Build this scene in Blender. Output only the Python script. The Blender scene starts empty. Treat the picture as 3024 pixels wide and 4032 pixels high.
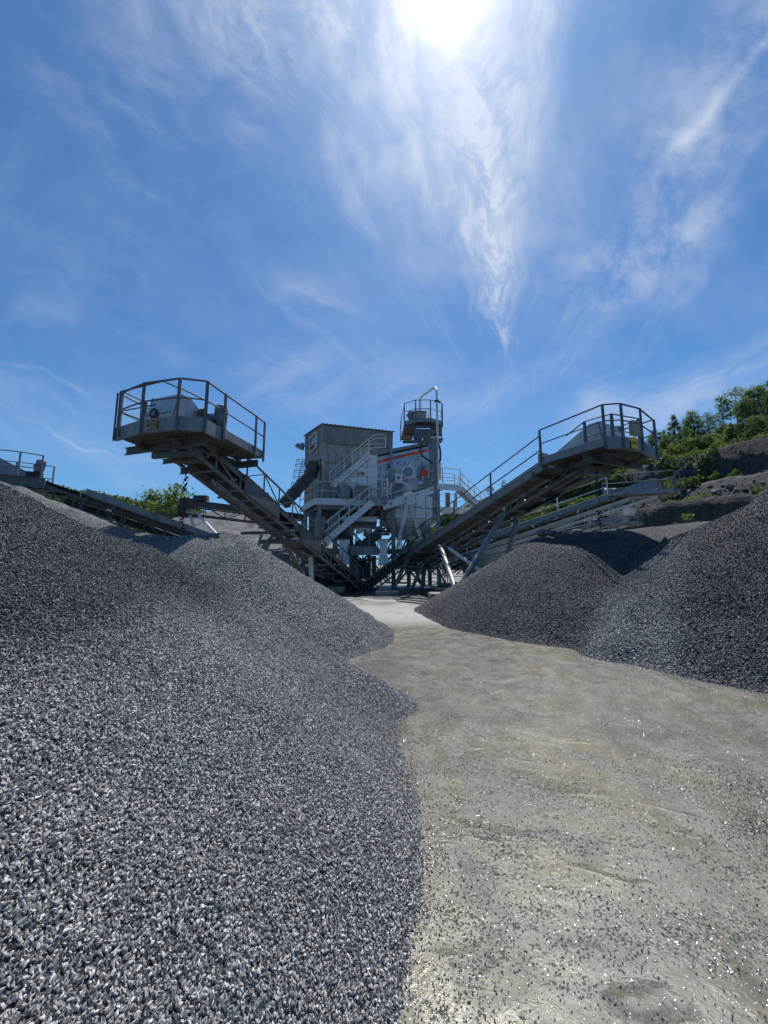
import bpy, bmesh, math, random
import numpy as np
from mathutils import Vector, Matrix
R = math.radians
rng = random.Random(7)
SC = bpy.context.scene
COL = SC.collection
PITCH = 7.8; EYE = 1.6; F = 1500.0
ct, st = math.cos(R(PITCH)), math.sin(R(PITCH))

def P(px, py, Y):
    """world point seen at photo pixel (px,py) lying at distance Y in front of the camera"""
    x = (px-1512)/F; u = (2016-py)/F
    w = ct-u*st
    return Vector((x/w*Y, Y, EYE+(st+u*ct)/w*Y))
def PZ(px, py, z=0.0):
    x = (px-1512)/F; u = (2016-py)/F
    w = ct-u*st
    Y = (z-EYE)*w/(st+u*ct)
    return Vector((x/w*Y, Y, z))

# ------------------------------------------------------------------ node helpers
class S:
    """socket wrapper with arithmetic"""
    def __init__(s, nt, v): s.nt, s.v = nt, v
    def _m(s, op, *a, clamp=False):
        n = s.nt.nodes.new('ShaderNodeMath'); n.operation = op; n.use_clamp = clamp
        for i, x in enumerate((s,)+a):
            x = x.v if isinstance(x, S) else x
            if isinstance(x, (int, float)): n.inputs[i].default_value = x
            else: s.nt.links.new(x, n.inputs[i])
        return S(s.nt, n.outputs[0])
    def __add__(s, o): return s._m('ADD', o)
    __radd__ = __add__
    def __sub__(s, o): return s._m('SUBTRACT', o)
    def __rsub__(s, o): return (s*-1)+o
    def __mul__(s, o): return s._m('MULTIPLY', o)
    __rmul__ = __mul__
    def __truediv__(s, o): return s._m('DIVIDE', o)
    def pow(s, o): return s._m('POWER', o)
    def max(s, o): return s._m('MAXIMUM', o)
    def min(s, o): return s._m('MINIMUM', o)
    def sqrt(s): return s._m('SQRT')
    def exp(s): return s._m('EXPONENT')
    def abs(s): return s._m('ABSOLUTE')
    def clamp(s): return s._m('ADD', 0.0, clamp=True)
    def step(s, a, b):
        n = s.nt.nodes.new('ShaderNodeMapRange'); n.interpolation_type = 'SMOOTHSTEP'
        s.nt.links.new(s.v, n.inputs[0]); n.inputs[1].default_value = a; n.inputs[2].default_value = b
        return S(s.nt, n.outputs[0])
def node(nt, typ, **kw):
    n = nt.nodes.new(typ)
    for k, v in kw.items():
        if k.startswith('i_'):
            key = k[2:].replace('_', ' ')
            key = int(key) if key.isdigit() else key
            if isinstance(v, S): nt.links.new(v.v, n.inputs[key])
            elif isinstance(v, bpy.types.NodeSocket): nt.links.new(v, n.inputs[key])
            else: n.inputs[key].default_value = v
        else: setattr(n, k, v)
    return n
def combine(nt, x, y, z=0.0):
    n = nt.nodes.new('ShaderNodeCombineXYZ')
    for i, v in enumerate((x, y, z)):
        if isinstance(v, S): nt.links.new(v.v, n.inputs[i])
        else: n.inputs[i].default_value = v
    return n.outputs[0]
def noise(nt, vec, scale, detail=4, rough=.55, dist=0.0, kind='FBM'):
    n = node(nt, 'ShaderNodeTexNoise', i_Scale=scale, i_Detail=detail, i_Roughness=rough, i_Distortion=dist)
    if vec is not None: nt.links.new(vec, n.inputs['Vector'])
    return S(nt, n.outputs[0])
def ramp(nt, fac, stops):
    n = nt.nodes.new('ShaderNodeValToRGB')
    e = n.color_ramp.elements
    while len(e) < len(stops): e.new(.5)
    for el, (p, c) in zip(e, stops):
        el.position = p; el.color = (*c, 1) if len(c) == 3 else c
    nt.links.new(fac.v if isinstance(fac, S) else fac, n.inputs[0])
    return n.outputs[0]
def mix(nt, fac, a, b, blend='MIX'):
    n = nt.nodes.new('ShaderNodeMix'); n.data_type = 'RGBA'; n.blend_type = blend
    for i, v in ((0, fac), (6, a), (7, b)):
        if isinstance(v, S): nt.links.new(v.v, n.inputs[i])
        elif isinstance(v, bpy.types.NodeSocket): nt.links.new(v, n.inputs[i])
        elif isinstance(v, tuple): n.inputs[i].default_value = (*v, 1) if len(v) == 3 else v
        else: n.inputs[i].default_value = v
    return n.outputs[2]
def bump(nt, h, strength=.4, dist=.02, normal=None):
    n = node(nt, 'ShaderNodeBump', i_Strength=strength, i_Distance=dist)
    nt.links.new(h.v if isinstance(h, S) else h, n.inputs['Height'])
    if normal is not None: nt.links.new(normal, n.inputs['Normal'])
    return n.outputs[0]
def new_mat(name):
    m = bpy.data.materials.new(name); m.use_nodes = True
    nt = m.node_tree; b = nt.nodes['Principled BSDF']
    return m, nt, b
def posn(nt):
    return nt.nodes.new('ShaderNodeNewGeometry').outputs['Position']
def setb(nt, b, **kw):
    for k, v in kw.items():
        key = k.replace('_', ' ')
        if isinstance(v, S): nt.links.new(v.v, b.inputs[key])
        elif isinstance(v, bpy.types.NodeSocket): nt.links.new(v, b.inputs[key])
        elif isinstance(v, tuple) and len(v) == 3: b.inputs[key].default_value = (*v, 1)
        else: b.inputs[key].default_value = v

# ------------------------------------------------------------------ materials
def steel(name, c1, c2, rough=.55, metal=.0, scale=1.6, dirt=(.05, .045, .04), dirt_amt=.35, streak=True, edge=0.0, dz=None):
    m, nt, b = new_mat(name)
    p = posn(nt)
    n1 = noise(nt, p, scale, 6, .62)
    col = ramp(nt, n1, [(.3, c1), (.7, c2)])
    mp = node(nt, 'ShaderNodeMapping'); nt.links.new(p, mp.inputs[0]); mp.inputs['Scale'].default_value = (7, 7, .7)
    n2 = noise(nt, mp.outputs[0], 1.3, 5, .65)
    n3 = noise(nt, p, 9, 3, .6)
    col = mix(nt, n2.step(.5, .72)*dirt_amt+n3.step(.56, .75)*(dirt_amt*.5), col, dirt)
    if dz: # rust and caked dust patches
        col = mix(nt, noise(nt, p, dz[1], 5, .7).step(.58, .70)*.7, col, dz[0])
    setb(nt, b, Base_Color=col, Metallic=metal, Roughness=n3.step(0, 1)*.25+(rough-.12),
         Normal=bump(nt, n3+n1*.5, .12, .01))
    return m
M = {}
M['galv'] = steel('galvanised_steel', (.16, .175, .18), (.28, .295, .295), .5, .2, 2.2, dirt_amt=.4, dz=((.10, .07, .05), 1.7))
M['rail'] = steel('dull_rail_steel', (.07, .078, .085), (.14, .15, .16), .55, .1, 2.2, dirt_amt=.25)
M['dark_steel'] = steel('dark_dusty_steel', (.085, .088, .092), (.17, .17, .17), .65, .1, 1.5)
M['truss'] = steel('weathered_truss_steel', (.13, .135, .14), (.27, .275, .28), .6, .15, 2.0)
M['deck'] = steel('grating_steel', (.16, .152, .135), (.27, .25, .22), .7, .1, 3.0)
M['light_steel'] = steel('light_grey_paint', (.58, .60, .60), (.76, .77, .76), .5, 0, 1.2, dirt=(.2, .19, .17), dirt_amt=.3)
M['plate'] = steel('bare_screen_plate', (.38, .41, .46), (.56, .59, .64), .42, .3, 1.1, dirt=(.12, .12, .13), dirt_amt=.45)
M['white_steel'] = steel('white_dusty_paint', (.5, .5, .49), (.68, .68, .66), .55, 0, 1.4, dirt=(.3, .28, .24), dirt_amt=.35)
M['cladding'] = steel('olive_grey_cladding', (.20, .20, .18), (.30, .295, .26), .6, .05, .9, dirt=(.06, .055, .045), dirt_amt=.35)
M['dirty_wall'] = steel('scaled_bin_wall', (.27, .25, .215), (.56, .53, .46), .8, 0, 1.4, dirt=(.06, .055, .05), dirt_amt=.6, dz=((.09, .05, .03), 2.6))
M['brown_steel'] = steel('rusty_brown_steel', (.05, .042, .037), (.11, .09, .078), .75, 0, 1.7)
M['belt'] = steel('black_rubber_belt', (.018, .018, .019), (.05, .05, .05), .7, 0, 3)
M['rubber'] = steel('black_rubber_hose', (.012, .012, .013), (.03, .03, .03), .45, 0, 3)
M['red'] = steel('red_paint', (.75, .05, .02), (.85, .08, .035), .5, 0, 2, dirt_amt=.2)
M['yellow'] = steel('yellow_plate', (.75, .52, .02), (.82, .58, .04), .5, 0, 3, dirt_amt=.08)
M['brown_sign'] = steel('faded_orange_plate', (.36, .22, .09), (.46, .30, .14), .6, 0, 6, dirt_amt=.3)
M['black'] = steel('black_paint', (.012, .012, .013), (.02, .02, .02), .6, 0, 4, dirt_amt=.1)
M['tarp'] = steel('brown_board', (.20, .16, .13), (.27, .22, .18), .8, 0, 2)
M['motor'] = steel('motor_blue_grey', (.16, .19, .23), (.25, .28, .32), .5, .1, 4)
M['red_text'] = M['red']

def concrete(name, a, c, sc=2.2):
    m, nt, b = new_mat(name); p = posn(nt)
    n1 = noise(nt, p, sc, 8, .65); n2 = noise(nt, p, 30, 4, .6)
    setb(nt, b, Base_Color=ramp(nt, n1*.8+n2*.2, [(.3, a), (.7, c)]), Roughness=.9, Normal=bump(nt, n1+n2*.4, .5, .02))
    return m
M['concrete'] = concrete('cast_concrete', (.16, .155, .14), (.34, .33, .30))
M['tank'] = concrete('tank_concrete', (.26, .25, .21), (.42, .40, .35), 1.3)
M['rock'] = concrete('rubble_rock', (.07, .07, .07), (.22, .215, .205), 2.0)

# window glass
m, nt, b = new_mat('window_glass'); setb(nt, b, Base_Color=(.08, .09, .1), Roughness=.12, Metallic=0.0); M['glass'] = m
m, nt, b = new_mat('lamp_glass'); setb(nt, b, Base_Color=(.75, .75, .72), Roughness=.25); M['lamp_glass'] = m

# ------------------------------------------------------------------ objects
OFF = {}
def base_loc(parent): return OFF.get(parent.name, Vector((0, 0, 0))) if parent else Vector((0, 0, 0))
def tag(o, label=None, cat=None, group=None, kind=None):
    if label: o['label'] = label
    if cat: o['category'] = cat
    if group: o['group'] = group
    if kind: o['kind'] = kind
    return o
def thing(name, label, cat, loc=(0, 0, 0), group=None):
    o = bpy.data.objects.new(name, None); o.empty_display_size = .3
    COL.objects.link(o); o.location = loc; OFF[o.name] = Vector(loc)
    return tag(o, label, cat, group)

class MB:
    def __init__(s): s.v = []; s.f = []
    def add(s, vs, fs):
        k = len(s.v); s.v += [tuple(v) for v in vs]; s.f += [tuple(i+k for i in f) for f in fs]; return s
    def box(s, c, d, rz=0.0, rx=0.0):
        m = Matrix.Rotation(rz, 3, 'Z') @ Matrix.Rotation(rx, 3, 'X')
        c = Vector(c)
        vs = [c+m@Vector((x*d[0]/2, y*d[1]/2, z*d[2]/2)) for x, y, z in
              ((-1,-1,-1),(1,-1,-1),(1,1,-1),(-1,1,-1),(-1,-1,1),(1,-1,1),(1,1,1),(-1,1,1))]
        return s.add(vs, [(0,3,2,1),(4,5,6,7),(0,1,5,4),(1,2,6,5),(2,3,7,6),(3,0,4,7)])
    def hexa(s, b, t):
        """solid from four bottom and four top corners (counter-clockwise from above)"""
        return s.add(list(b)+list(t), [(0,3,2,1),(4,5,6,7),(0,1,5,4),(1,2,6,5),(2,3,7,6),(3,0,4,7)])
    def prism(s, poly, d):
        """polygon (3D points) extruded by vector d"""
        n = len(poly); d = Vector(d); poly = [Vector(q) for q in poly]
        s.add(poly+[q+d for q in poly], [tuple(range(n))[::-1], tuple(range(n, 2*n))]+[(i, (i+1) % n, n+(i+1) % n, n+i) for i in range(n)])
        return s
    def frame(s, p, q, up=(0, 0, 1)):
        p, q = Vector(p), Vector(q); y = (q-p).normalized(); up = Vector(up)
        if abs(y.dot(up)) > .97: up = Vector((0, 1, 0))
        x = y.cross(up).normalized(); z = x.cross(y)
        return x, y, z
    def profile(s, p, q, prof, up=(0, 0, 1)):
        x, y, z = s.frame(p, q, up); p, q = Vector(p), Vector(q); n = len(prof)
        vs = [p+x*a+z*b for a, b in prof]+[q+x*a+z*b for a, b in prof]
        return s.add(vs, [tuple(range(n))[::-1], tuple(range(n, 2*n))]+[(i, (i+1) % n, n+(i+1) % n, n+i) for i in range(n)])
    def beam(s, p, q, w=.1, h=None, up=(0, 0, 1)):
        h = h or w
        return s.profile(p, q, [(-w/2,-h/2),(w/2,-h/2),(w/2,h/2),(-w/2,h/2)][::-1], up)
    def ibeam(s, p, q, w=.15, h=.2, t=.018, up=(0, 0, 1)):
        s.profile(p, q, [(-w/2,h/2),(w/2,h/2),(w/2,h/2-t),(t/2,h/2-t),(t/2,-h/2+t),(w/2,-h/2+t),(w/2,-h/2),(-w/2,-h/2),(-w/2,-h/2+t),(-t/2,-h/2+t),(-t/2,h/2-t),(-w/2,h/2-t)], up)
        return s
    def channel(s, p, q, w=.07, h=.2, t=.012, side=1, up=(0, 0, 1)):
        a = side
        pr = [(0,h/2),(a*w,h/2),(a*w,h/2-t),(a*t,h/2-t),(a*t,-h/2+t),(a*w,-h/2+t),(a*w,-h/2),(0,-h/2)]
        return s.profile(p, q, pr if a > 0 else pr[::-1], up)
    def tube(s, p, q, r=.03, n=8, r2=None):
        r2 = r if r2 is None else r2
        x, y, z = s.frame(p, q); p, q = Vector(p), Vector(q)
        vs = [p+x*math.cos(2*math.pi*i/n)*r+z*math.sin(2*math.pi*i/n)*r for i in range(n)]
        vs += [q+x*math.cos(2*math.pi*i/n)*r2+z*math.sin(2*math.pi*i/n)*r2 for i in range(n)]
        return s.add(vs, [tuple(range(n)), tuple(range(n, 2*n))[::-1]]+[(i, n+i, n+(i+1) % n, (i+1) % n) for i in range(n)])
    def path(s, pts, r=.03, n=8):
        pts = [Vector(p) for p in pts]; rings = []
        for i, p in enumerate(pts):
            d = ((pts[min(i+1, len(pts)-1)]-p).normalized()+(p-pts[max(i-1, 0)]).normalized())
            d.normalize(); up = Vector((0, 0, 1)) if abs(d.z) < .95 else Vector((0, 1, 0))
            if rings:
                x = rings[-1][1]-d*d.dot(rings[-1][1]); x.normalize()
            else: x = d.cross(up).normalized()
            z = x.cross(d); rings.append(([p+x*math.cos(2*math.pi*k/n)*r+z*math.sin(2*math.pi*k/n)*r for k in range(n)], x))
        vs = [v for rr, _ in rings for v in rr]; fs = []
        for i in range(len(pts)-1):
            for k in range(n):
                a, b_ = i*n+k, i*n+(k+1) % n
                fs.append((a, a+n, b_+n, b_))
        fs.append(tuple(range(n))); fs.append(tuple(range(len(vs)-n, len(vs)))[::-1])
        return s.add(vs, fs)
    def build(s, name, mat, parent=None, smooth=False):
        off = base_loc(parent)
        me = bpy.data.meshes.new(name)
        me.from_pydata([(v[0]-off.x, v[1]-off.y, v[2]-off.z) for v in s.v], [], s.f)
        me.validate(); me.update()
        bm = bmesh.new(); bm.from_mesh(me); bmesh.ops.recalc_face_normals(bm, faces=bm.faces); bm.to_mesh(me); bm.free()
        me.materials.append(mat)
        if smooth: me.shade_smooth()
        o = bpy.data.objects.new(name, me); COL.objects.link(o)
        if parent: o.parent = parent
        OFF[o.name] = off
        return o
def smooth_path(pts, rad=.15, n=4):
    """round the corners of a polyline"""
    pts = [Vector(p) for p in pts]; out = [pts[0]]
    for i in range(1, len(pts)-1):
        a, b_, c = pts[i-1], pts[i], pts[i+1]
        r1 = min(rad, (a-b_).length*.45); r2 = min(rad, (c-b_).length*.45)
        A = b_+(a-b_).normalized()*r1; C = b_+(c-b_).normalized()*r2
        for k in range(n+1):
            t = k/n; out.append(A*(1-t)**2+b_*2*t*(1-t)+C*t*t)
    out.append(pts[-1]); return out

def grid_mesh(name, X, Y, Z, keep, mat, parent=None, smooth=True):
    ny, nx = X.shape
    idx = -np.ones((ny, nx), int)
    q = keep[:-1, :-1] | keep[1:, :-1] | keep[:-1, 1:] | keep[1:, 1:]
    used = np.zeros((ny, nx), bool)
    used[:-1, :-1] |= q; used[1:, :-1] |= q; used[:-1, 1:] |= q; used[1:, 1:] |= q
    idx[used] = np.arange(used.sum())
    off = base_loc(parent)
    V = np.stack([X[used]-off.x, Y[used]-off.y, Z[used]-off.z], 1)
    jj, ii = np.nonzero(q)
    Fc = np.stack([idx[jj, ii], idx[jj, ii+1], idx[jj+1, ii+1], idx[jj+1, ii]], 1)
    me = bpy.data.meshes.new(name)
    me.vertices.add(len(V)); me.vertices.foreach_set('co', V.astype(np.float32).ravel())
    me.loops.add(len(Fc)*4); me.loops.foreach_set('vertex_index', Fc.astype(np.int32).ravel())
    me.polygons.add(len(Fc)); me.polygons.foreach_set('loop_start', np.arange(0, len(Fc)*4, 4, dtype=np.int32))
    me.update(calc_edges=True); me.validate()
    if smooth: me.shade_smooth()
    me.materials.append(mat)
    o = bpy.data.objects.new(name, me); COL.objects.link(o)
    if parent: o.parent = parent
    OFF[o.name] = off
    return o

# smooth value noise
_rs = np.random.RandomState(3)
_tab = _rs.rand(256, 256)
def vnoise(x, y):
    xi = np.floor(x).astype(int); yi = np.floor(y).astype(int)
    fx = x-xi; fy = y-yi; fx = fx*fx*(3-2*fx); fy = fy*fy*(3-2*fy)
    t = lambda a, b: _tab[a % 256, b % 256]
    return (t(xi, yi)*(1-fx)+t(xi+1, yi)*fx)*(1-fy)+(t(xi, yi+1)*(1-fx)+t(xi+1, yi+1)*fx)*fy-.5
def fbm(x, y, o=4):
    r = 0; a = 1
    for i in range(o):
        r = r+a*vnoise(x*2**i+17*i, y*2**i+5*i); a *= .5
    return r
# ------------------------------------------------------------------ camera, sun, sky
cam = bpy.data.cameras.new('camera'); cam_o = bpy.data.objects.new('camera', cam); COL.objects.link(cam_o)
cam.sensor_fit = 'VERTICAL'; cam.sensor_height = 36; cam.lens = F/4032*36
cam.clip_start = .05; cam.clip_end = 4000
cam_o.location = (0, 0, EYE); cam_o.rotation_euler = (R(90+PITCH), 0, 0)
SC.camera = cam_o
SC.view_settings.view_transform = 'Standard'; SC.view_settings.look = 'None'; SC.view_settings.exposure = 0
SUN_EL, SUN_AZ = 62.2, 12.0
LAMP_AZ = 20.0
sd = Vector((math.sin(R(SUN_AZ))*math.cos(R(SUN_EL)), math.cos(R(SUN_AZ))*math.cos(R(SUN_EL)), math.sin(R(SUN_EL))))
sun = bpy.data.lights.new('sun', 'SUN'); sun.energy = 5.0; sun.angle = R(.5); sun.color = (1, .965, .91)
sun_o = bpy.data.objects.new('sun', sun); COL.objects.link(sun_o)
LAMP_EL = 59.0
sl_ = Vector((math.sin(R(LAMP_AZ))*math.cos(R(LAMP_EL)), math.cos(R(LAMP_AZ))*math.cos(R(LAMP_EL)), math.sin(R(LAMP_EL))))
sun_o.rotation_euler = (-sl_).to_track_quat('-Z', 'Y').to_euler(); sun_o.location = sd*50

W = bpy.data.worlds.new('World'); SC.world = W; W.use_nodes = True
nt = W.node_tree; nt.nodes.clear()
out = nt.nodes.new('ShaderNodeOutputWorld'); bg = nt.nodes.new('ShaderNodeBackground')
nt.links.new(bg.outputs[0], out.inputs[0])
sky = nt.nodes.new('ShaderNodeTexSky'); sky.sky_type = 'NISHITA'; sky.sun_disc = False
sky.sun_elevation = R(SUN_EL); sky.sun_rotation = R(SUN_AZ); sky.altitude = 300; sky.air_density = 1.0; sky.dust_density = .35; sky.ozone_density = 2.5
gen = nt.nodes.new('ShaderNodeTexCoord').outputs['Generated']
def dot(v, vec):
    n = nt.nodes.new('ShaderNodeVectorMath'); n.operation = 'DOT_PRODUCT'
    nt.links.new(v, n.inputs[0]); n.inputs[1].default_value = vec
    return S(nt, n.outputs['Value'])
# gnomonic chart of the sky about a fixed compass direction (north, 7.8 degrees up)
fw = dot(gen, (0, ct, st)).max(.02); sx = dot(gen, (1, 0, 0))/fw; sy = dot(gen, (0, -st, ct))/fw
front = dot(gen, (0, ct, st)).step(.02, .25)
def U(px, py): return ((px-1512)/F, (2016-py)/F)
vec = combine(nt, sx, sy)
w1 = noise(nt, vec, 2.2, 3, .6)-.5
w2 = noise(nt, combine(nt, sx+7.3, sy+2.1), 2.2, 3, .6)-.5
wx, wy = sx+w1*.22, sy+w2*.22            # warped chart
def seg(a, b, x=wx, y=wy):
    """signed distance to, and position along (0..1), the line between two chart points"""
    (ax, ay), (bx, by) = U(*a), U(*b); dx, dy = bx-ax, by-ay; L2 = dx*dx+dy*dy; L = math.sqrt(L2)
    d = x*(-dy/L)+y*(dx/L)+((ax*dy-ay*dx)/L)
    t = x*(dx/L2)+y*(dy/L2)+(-(ax*dx+ay*dy)/L2)
    return d, t
cl = None
def addc(v):
    global cl
    cl = v if cl is None else cl+v
# fibres converging perspectively on a point low in the north
(ox, oy) = U(2010, 1950)
rx, ry = wx-ox, wy-oy
rad = (rx*rx+ry*ry).sqrt(); th = rx._m('ARCTAN2', ry)
fan = noise(nt, combine(nt, th*4.6, rad*1.1, 1.7), 2.6, 6, .64, .08)
f1 = noise(nt, combine(nt, wx, wy), 4.2, 6, .66, .12)
# (1) central plume: wide under the sun, tapering to a feathered tip low in the north
d, t = seg((1860, 100), (2005, 1490), sx+w1*.07+(f1-.5)*.10, sy+w2*.07)
feather = noise(nt, combine(nt, sx+w2*.25, sy*.8+d.abs()*-.9+w1*.25), 19, 6, .68, .15)
w = (1-t).max(0).pow(.75)*.17+.010
prof = (1-(d.abs()/w).min(1).pow(1.15))*t.step(1.01, .80)
addc(prof*t.step(-.3, .2)*(feather.step(.38, .70)*.50+f1.step(.35, .72)*.20))
addc((1-((d+.01).abs()/.045).min(1))*t.step(.25, .5)*t.step(1.0, .85)*feather.step(.44, .70)*.30)
# (2) broad veil sweeping down-left from the sun, bounded by a soft slanting edge on each side
e1, _ = seg((250, 0), (1350, 1120)); e2, _ = seg((2290, 0), (2120, 1100), sx+w1*.08, sy)
yy = wy+w1*.2
body = e1.step(-.04, .42)*e2.step(.02, -.13)*yy.step(.36, .95)
addc(body*(fan.step(.36, .70)*.44+f1.step(.36, .72)*.22+.10))
m2, t2 = seg((1700, 0), (150, 560)); addc((1-(m2.abs()/(.10+t2.max(0)*.30)).min(1).pow(1.5))*t2.step(1.2, .2)*(fan.step(.36, .72)*.22+f1.step(.35, .75)*.14))
m3, t3 = seg((1700, 0), (1950, 1000)); addc((1-(m3.abs()/.33).min(1).pow(1.6))*t3.step(1.2, .3)*(f1.step(.25, .75)*.30+.14))
# (3) curved contrail-like streak on the right
k, tk = seg((3060, 110), (2380, 900), sx+w1*.12, sy+w2*.12)
addc((1-(k.abs()/(.014+tk.max(0)*.028)).min(1))*tk.step(1.15, .6)*(f1.step(.28, .64)*.30+.10))
addc((1-(k.abs()/.26).min(1))*tk.step(1.7, .6)*f1.step(.36, .70)*.44)
k2, tk2 = seg((2850, 850), (2300, 1180)); addc((1-(k2.abs()/.15).min(1))*tk2.step(-.3, .2)*tk2.step(1.4, .8)*f1.step(.36, .68)*.48)
# (4) low bands, drawn out nearly level
lv = noise(nt, combine(nt, wx*.55+wy*-.15, wy*2.0+wx*-.7), 4.5, 5, .62, .5)
lv2 = noise(nt, combine(nt, wx*.45, wy*2.2+wx*.9), 4.5, 5, .62, .4)
for a, b, wd, am, nn in (((3100, 1400), (2250, 1680), .085, .55, lv), ((1080, 1130), (1440, 1190), .050, .42, lv2),
                     ((2350, 1450), (1750, 1640), .055, .30, lv), ((-20, 1430), (380, 1530), .010, .28, lv2), ((60, 1650), (700, 1830), .008, .26, lv2),
                     ((-200, 1560), (1000, 1800), .13, .24, lv2), ((60, 1180), (330, 1190), .05, .22, lv2), ((900, 1500), (1900, 1580), .12, .26, lv)):
    dd, tt = seg(a, b)
    addc((1-(dd.abs()/wd).min(1).pow(1.4))*tt.step(-.15, .25)*tt.step(1.15, .75)*(nn.step(.35, .68)*.8+.2)*am)
# (5) thin cirrus everywhere
addc(fan.step(.48, .85)*.16)
low = noise(nt, combine(nt, wx*.8+3.3, wy*.8), 1.6, 5, .6, .6)
addc(low.step(.40, .75)*wy.step(-.1, .5)*.15)
addc(f1.step(.55, .9)*.15)
clouds = (cl*front).clamp()
# aureole round the sun
cosg = dot(gen, tuple(sd)).clamp()
ang = cosg._m('ARCCOSINE')
g1 = ((ang*ang)*(-1/(2*.035**2))).exp(); g2 = (ang*(-1/.085)).exp(); g3 = (ang*(-1/.30)).exp()
mul = mix(nt, 1.0, sky.outputs[0], (.46, .87, 1.16), 'MULTIPLY')
el = dot(gen, (0, 0, 1))
mul = mix(nt, el.step(.42, -.02)*.75, mul, (.17*10, .385*10, .70*10))
def sc_col(c, k): return tuple(x*k for x in c)
K = 10.0   # the sky background strength is .1, cloud radiance below is written in display units
cloudcol = mix(nt, clouds*.88, mul, (.66*K, .73*K, .87*K))
def glow(base, fac, col):
    v = nt.nodes.new('ShaderNodeVectorMath'); v.operation = 'SCALE'; v.inputs[0].default_value = col; nt.links.new(fac.v, v.inputs['Scale'])
    return mix(nt, 1.0, base, v.outputs[0], 'ADD')
c = glow(cloudcol, g1*(1.6*K), (1, 1, 1)); c = glow(c, g2*(.42*K), (1, .84, .98)); c = glow(c, g3*(.11*K), (1, .92, 1.0))
nt.links.new(c, bg.inputs[0]); bg.inputs[1].default_value = .1

W.cycles.sampling_method = 'NONE'
SC.cycles.max_bounces = 5; SC.cycles.diffuse_bounces = 3; SC.cycles.glossy_bounces = 2; SC.cycles.transmission_bounces = 2; SC.cycles.transparent_max_bounces = 4
# ------------------------------------------------------------------ ground
def stone_bump(nt, p, scale, col1, col2, seed=0.0):
    pass
m, nt, b = new_mat('wet_silt_yard')
p = posn(nt); sep = nt.nodes.new('ShaderNodeSeparateXYZ'); nt.links.new(p, sep.inputs[0]); gx, gy = S(nt, sep.outputs[0]), S(nt, sep.outputs[1])
n1 = noise(nt, p, .9, 7, .6, .4); n2 = noise(nt, p, 3.5, 6, .6, .8); n3 = noise(nt, p, 40, 4, .6); n4 = noise(nt, combine(nt, gx+gy*.3, gy*.5), 1.7, 6, .65, 1.2)
col = ramp(nt, n1*.6+n2*.4, [(.34, (.068, .063, .044)), (.45, (.112, .100, .066)), (.56, (.162, .139, .086)), (.68, (.22, .182, .110))])
grey = n4.step(.44, .62)
col = mix(nt, grey*.6, col, (.108, .110, .096))
col = mix(nt, n2.step(.62, .72)*.5, col, (.25, .20, .14))
# darker tyre-swept grit bands, paler dust and puddles towards the plant
far = gy.step(9.5, 12.5)
col = mix(nt, far*(n4.step(.25, .45)*.8+.2), col, (.33, .325, .30))
pud = gy.step(14, 17)*n1.step(.62, .42)
col = mix(nt, pud*.85, col, (.08, .082, .068))
vg1 = node(nt, 'ShaderNodeTexVoronoi', i_Scale=120.0); nt.links.new(p, vg1.inputs[0]); vd1 = S(nt, vg1.outputs['Distance']); sc1 = nt.nodes.new('ShaderNodeSeparateColor'); nt.links.new(vg1.outputs['Color'], sc1.inputs[0]); vr1 = S(nt, sc1.outputs[0])
vg2 = node(nt, 'ShaderNodeTexVoronoi', i_Scale=62.0); nt.links.new(p, vg2.inputs[0]); vd2 = S(nt, vg2.outputs['Distance']); sc2 = nt.nodes.new('ShaderNodeSeparateColor'); nt.links.new(vg2.outputs['Color'], sc2.inputs[0]); vr2 = S(nt, sc2.outputs[1])
cm = noise(nt, combine(nt, gx*1.0+gy*.55, gy*1.9), 1.3, 7, .72, .6)          # drifts of grit, drawn out across the track
thr = 1-(cm.step(.38, .70)*.62+.03+gy.step(3.0, 5.5)*.14)
g1_ = ((vr1-thr)*30).clamp()*vd1.step(.62, .35); g2_ = ((vr2-thr-.12)*30).clamp()*vd2.step(.55, .30)
grit = g1_.max(g2_)*gy.step(13, 9)
sparse = noise(nt, p, 160, 2, .5)
col = mix(nt, gy.step(32, 60), col, (.2, .19, .165))
col = mix(nt, sparse.step(.60, .68)*n4.step(.5, .62)*.7, col, (.08, .08, .08))
col = mix(nt, grit*.92, col, mix(nt, vr1.step(.90, .93), mix(nt, vr2, (.012, .013, .015), (.08, .08, .08)), (.8, .8, .82)))  # sun glints of wet grit painted in as pale metallic grains
wet = (1-far)*1.0
shim = noise(nt, combine(nt, gx*1.0+gy*.4, gy*2.6), 1.9, 4, .6, .8).step(.56, .66)*gy.step(5.5, 3.0)
rough = (0.50-(n2.step(.35, .6)*.22)*wet+far*.35)*(1-grit*.5)*(1-shim*.45)
hb = noise(nt, p, 210, 2, .6)*shim*.9+noise(nt, p, 150, 3, .7)*.40*n4.step(.30, .60)+n3*.35+n2*1.0+g1_*(1-vd1)*.55+g2_*(1-vd2)*.9
lx_ = gx-(gy*.36)+(noise(nt, combine(nt, gx*.1, gy*.35), 1, 3, .5)-.5)*.5
def rut(c, w): return (1-((lx_-c).abs()/w).min(1)).step(0, .6)
ruts = rut(.95, .20).max(rut(2.15, .22)).max(rut(3.1, .16))*.8
tread = ((gy*34)._m('SINE')*.5+.5)*ruts*n1.step(.40, .55)
col = mix(nt, ruts*.38*wet, col, (.085, .083, .07))
hb = hb-ruts*.9+tread*.25
setb(nt, b, Base_Color=col, Roughness=rough, Normal=bump(nt, hb, .55, .012), Specular_IOR_Level=.6, Metallic=grit*vr1.step(.90, .93)*.9)
M['ground'] = m
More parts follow.
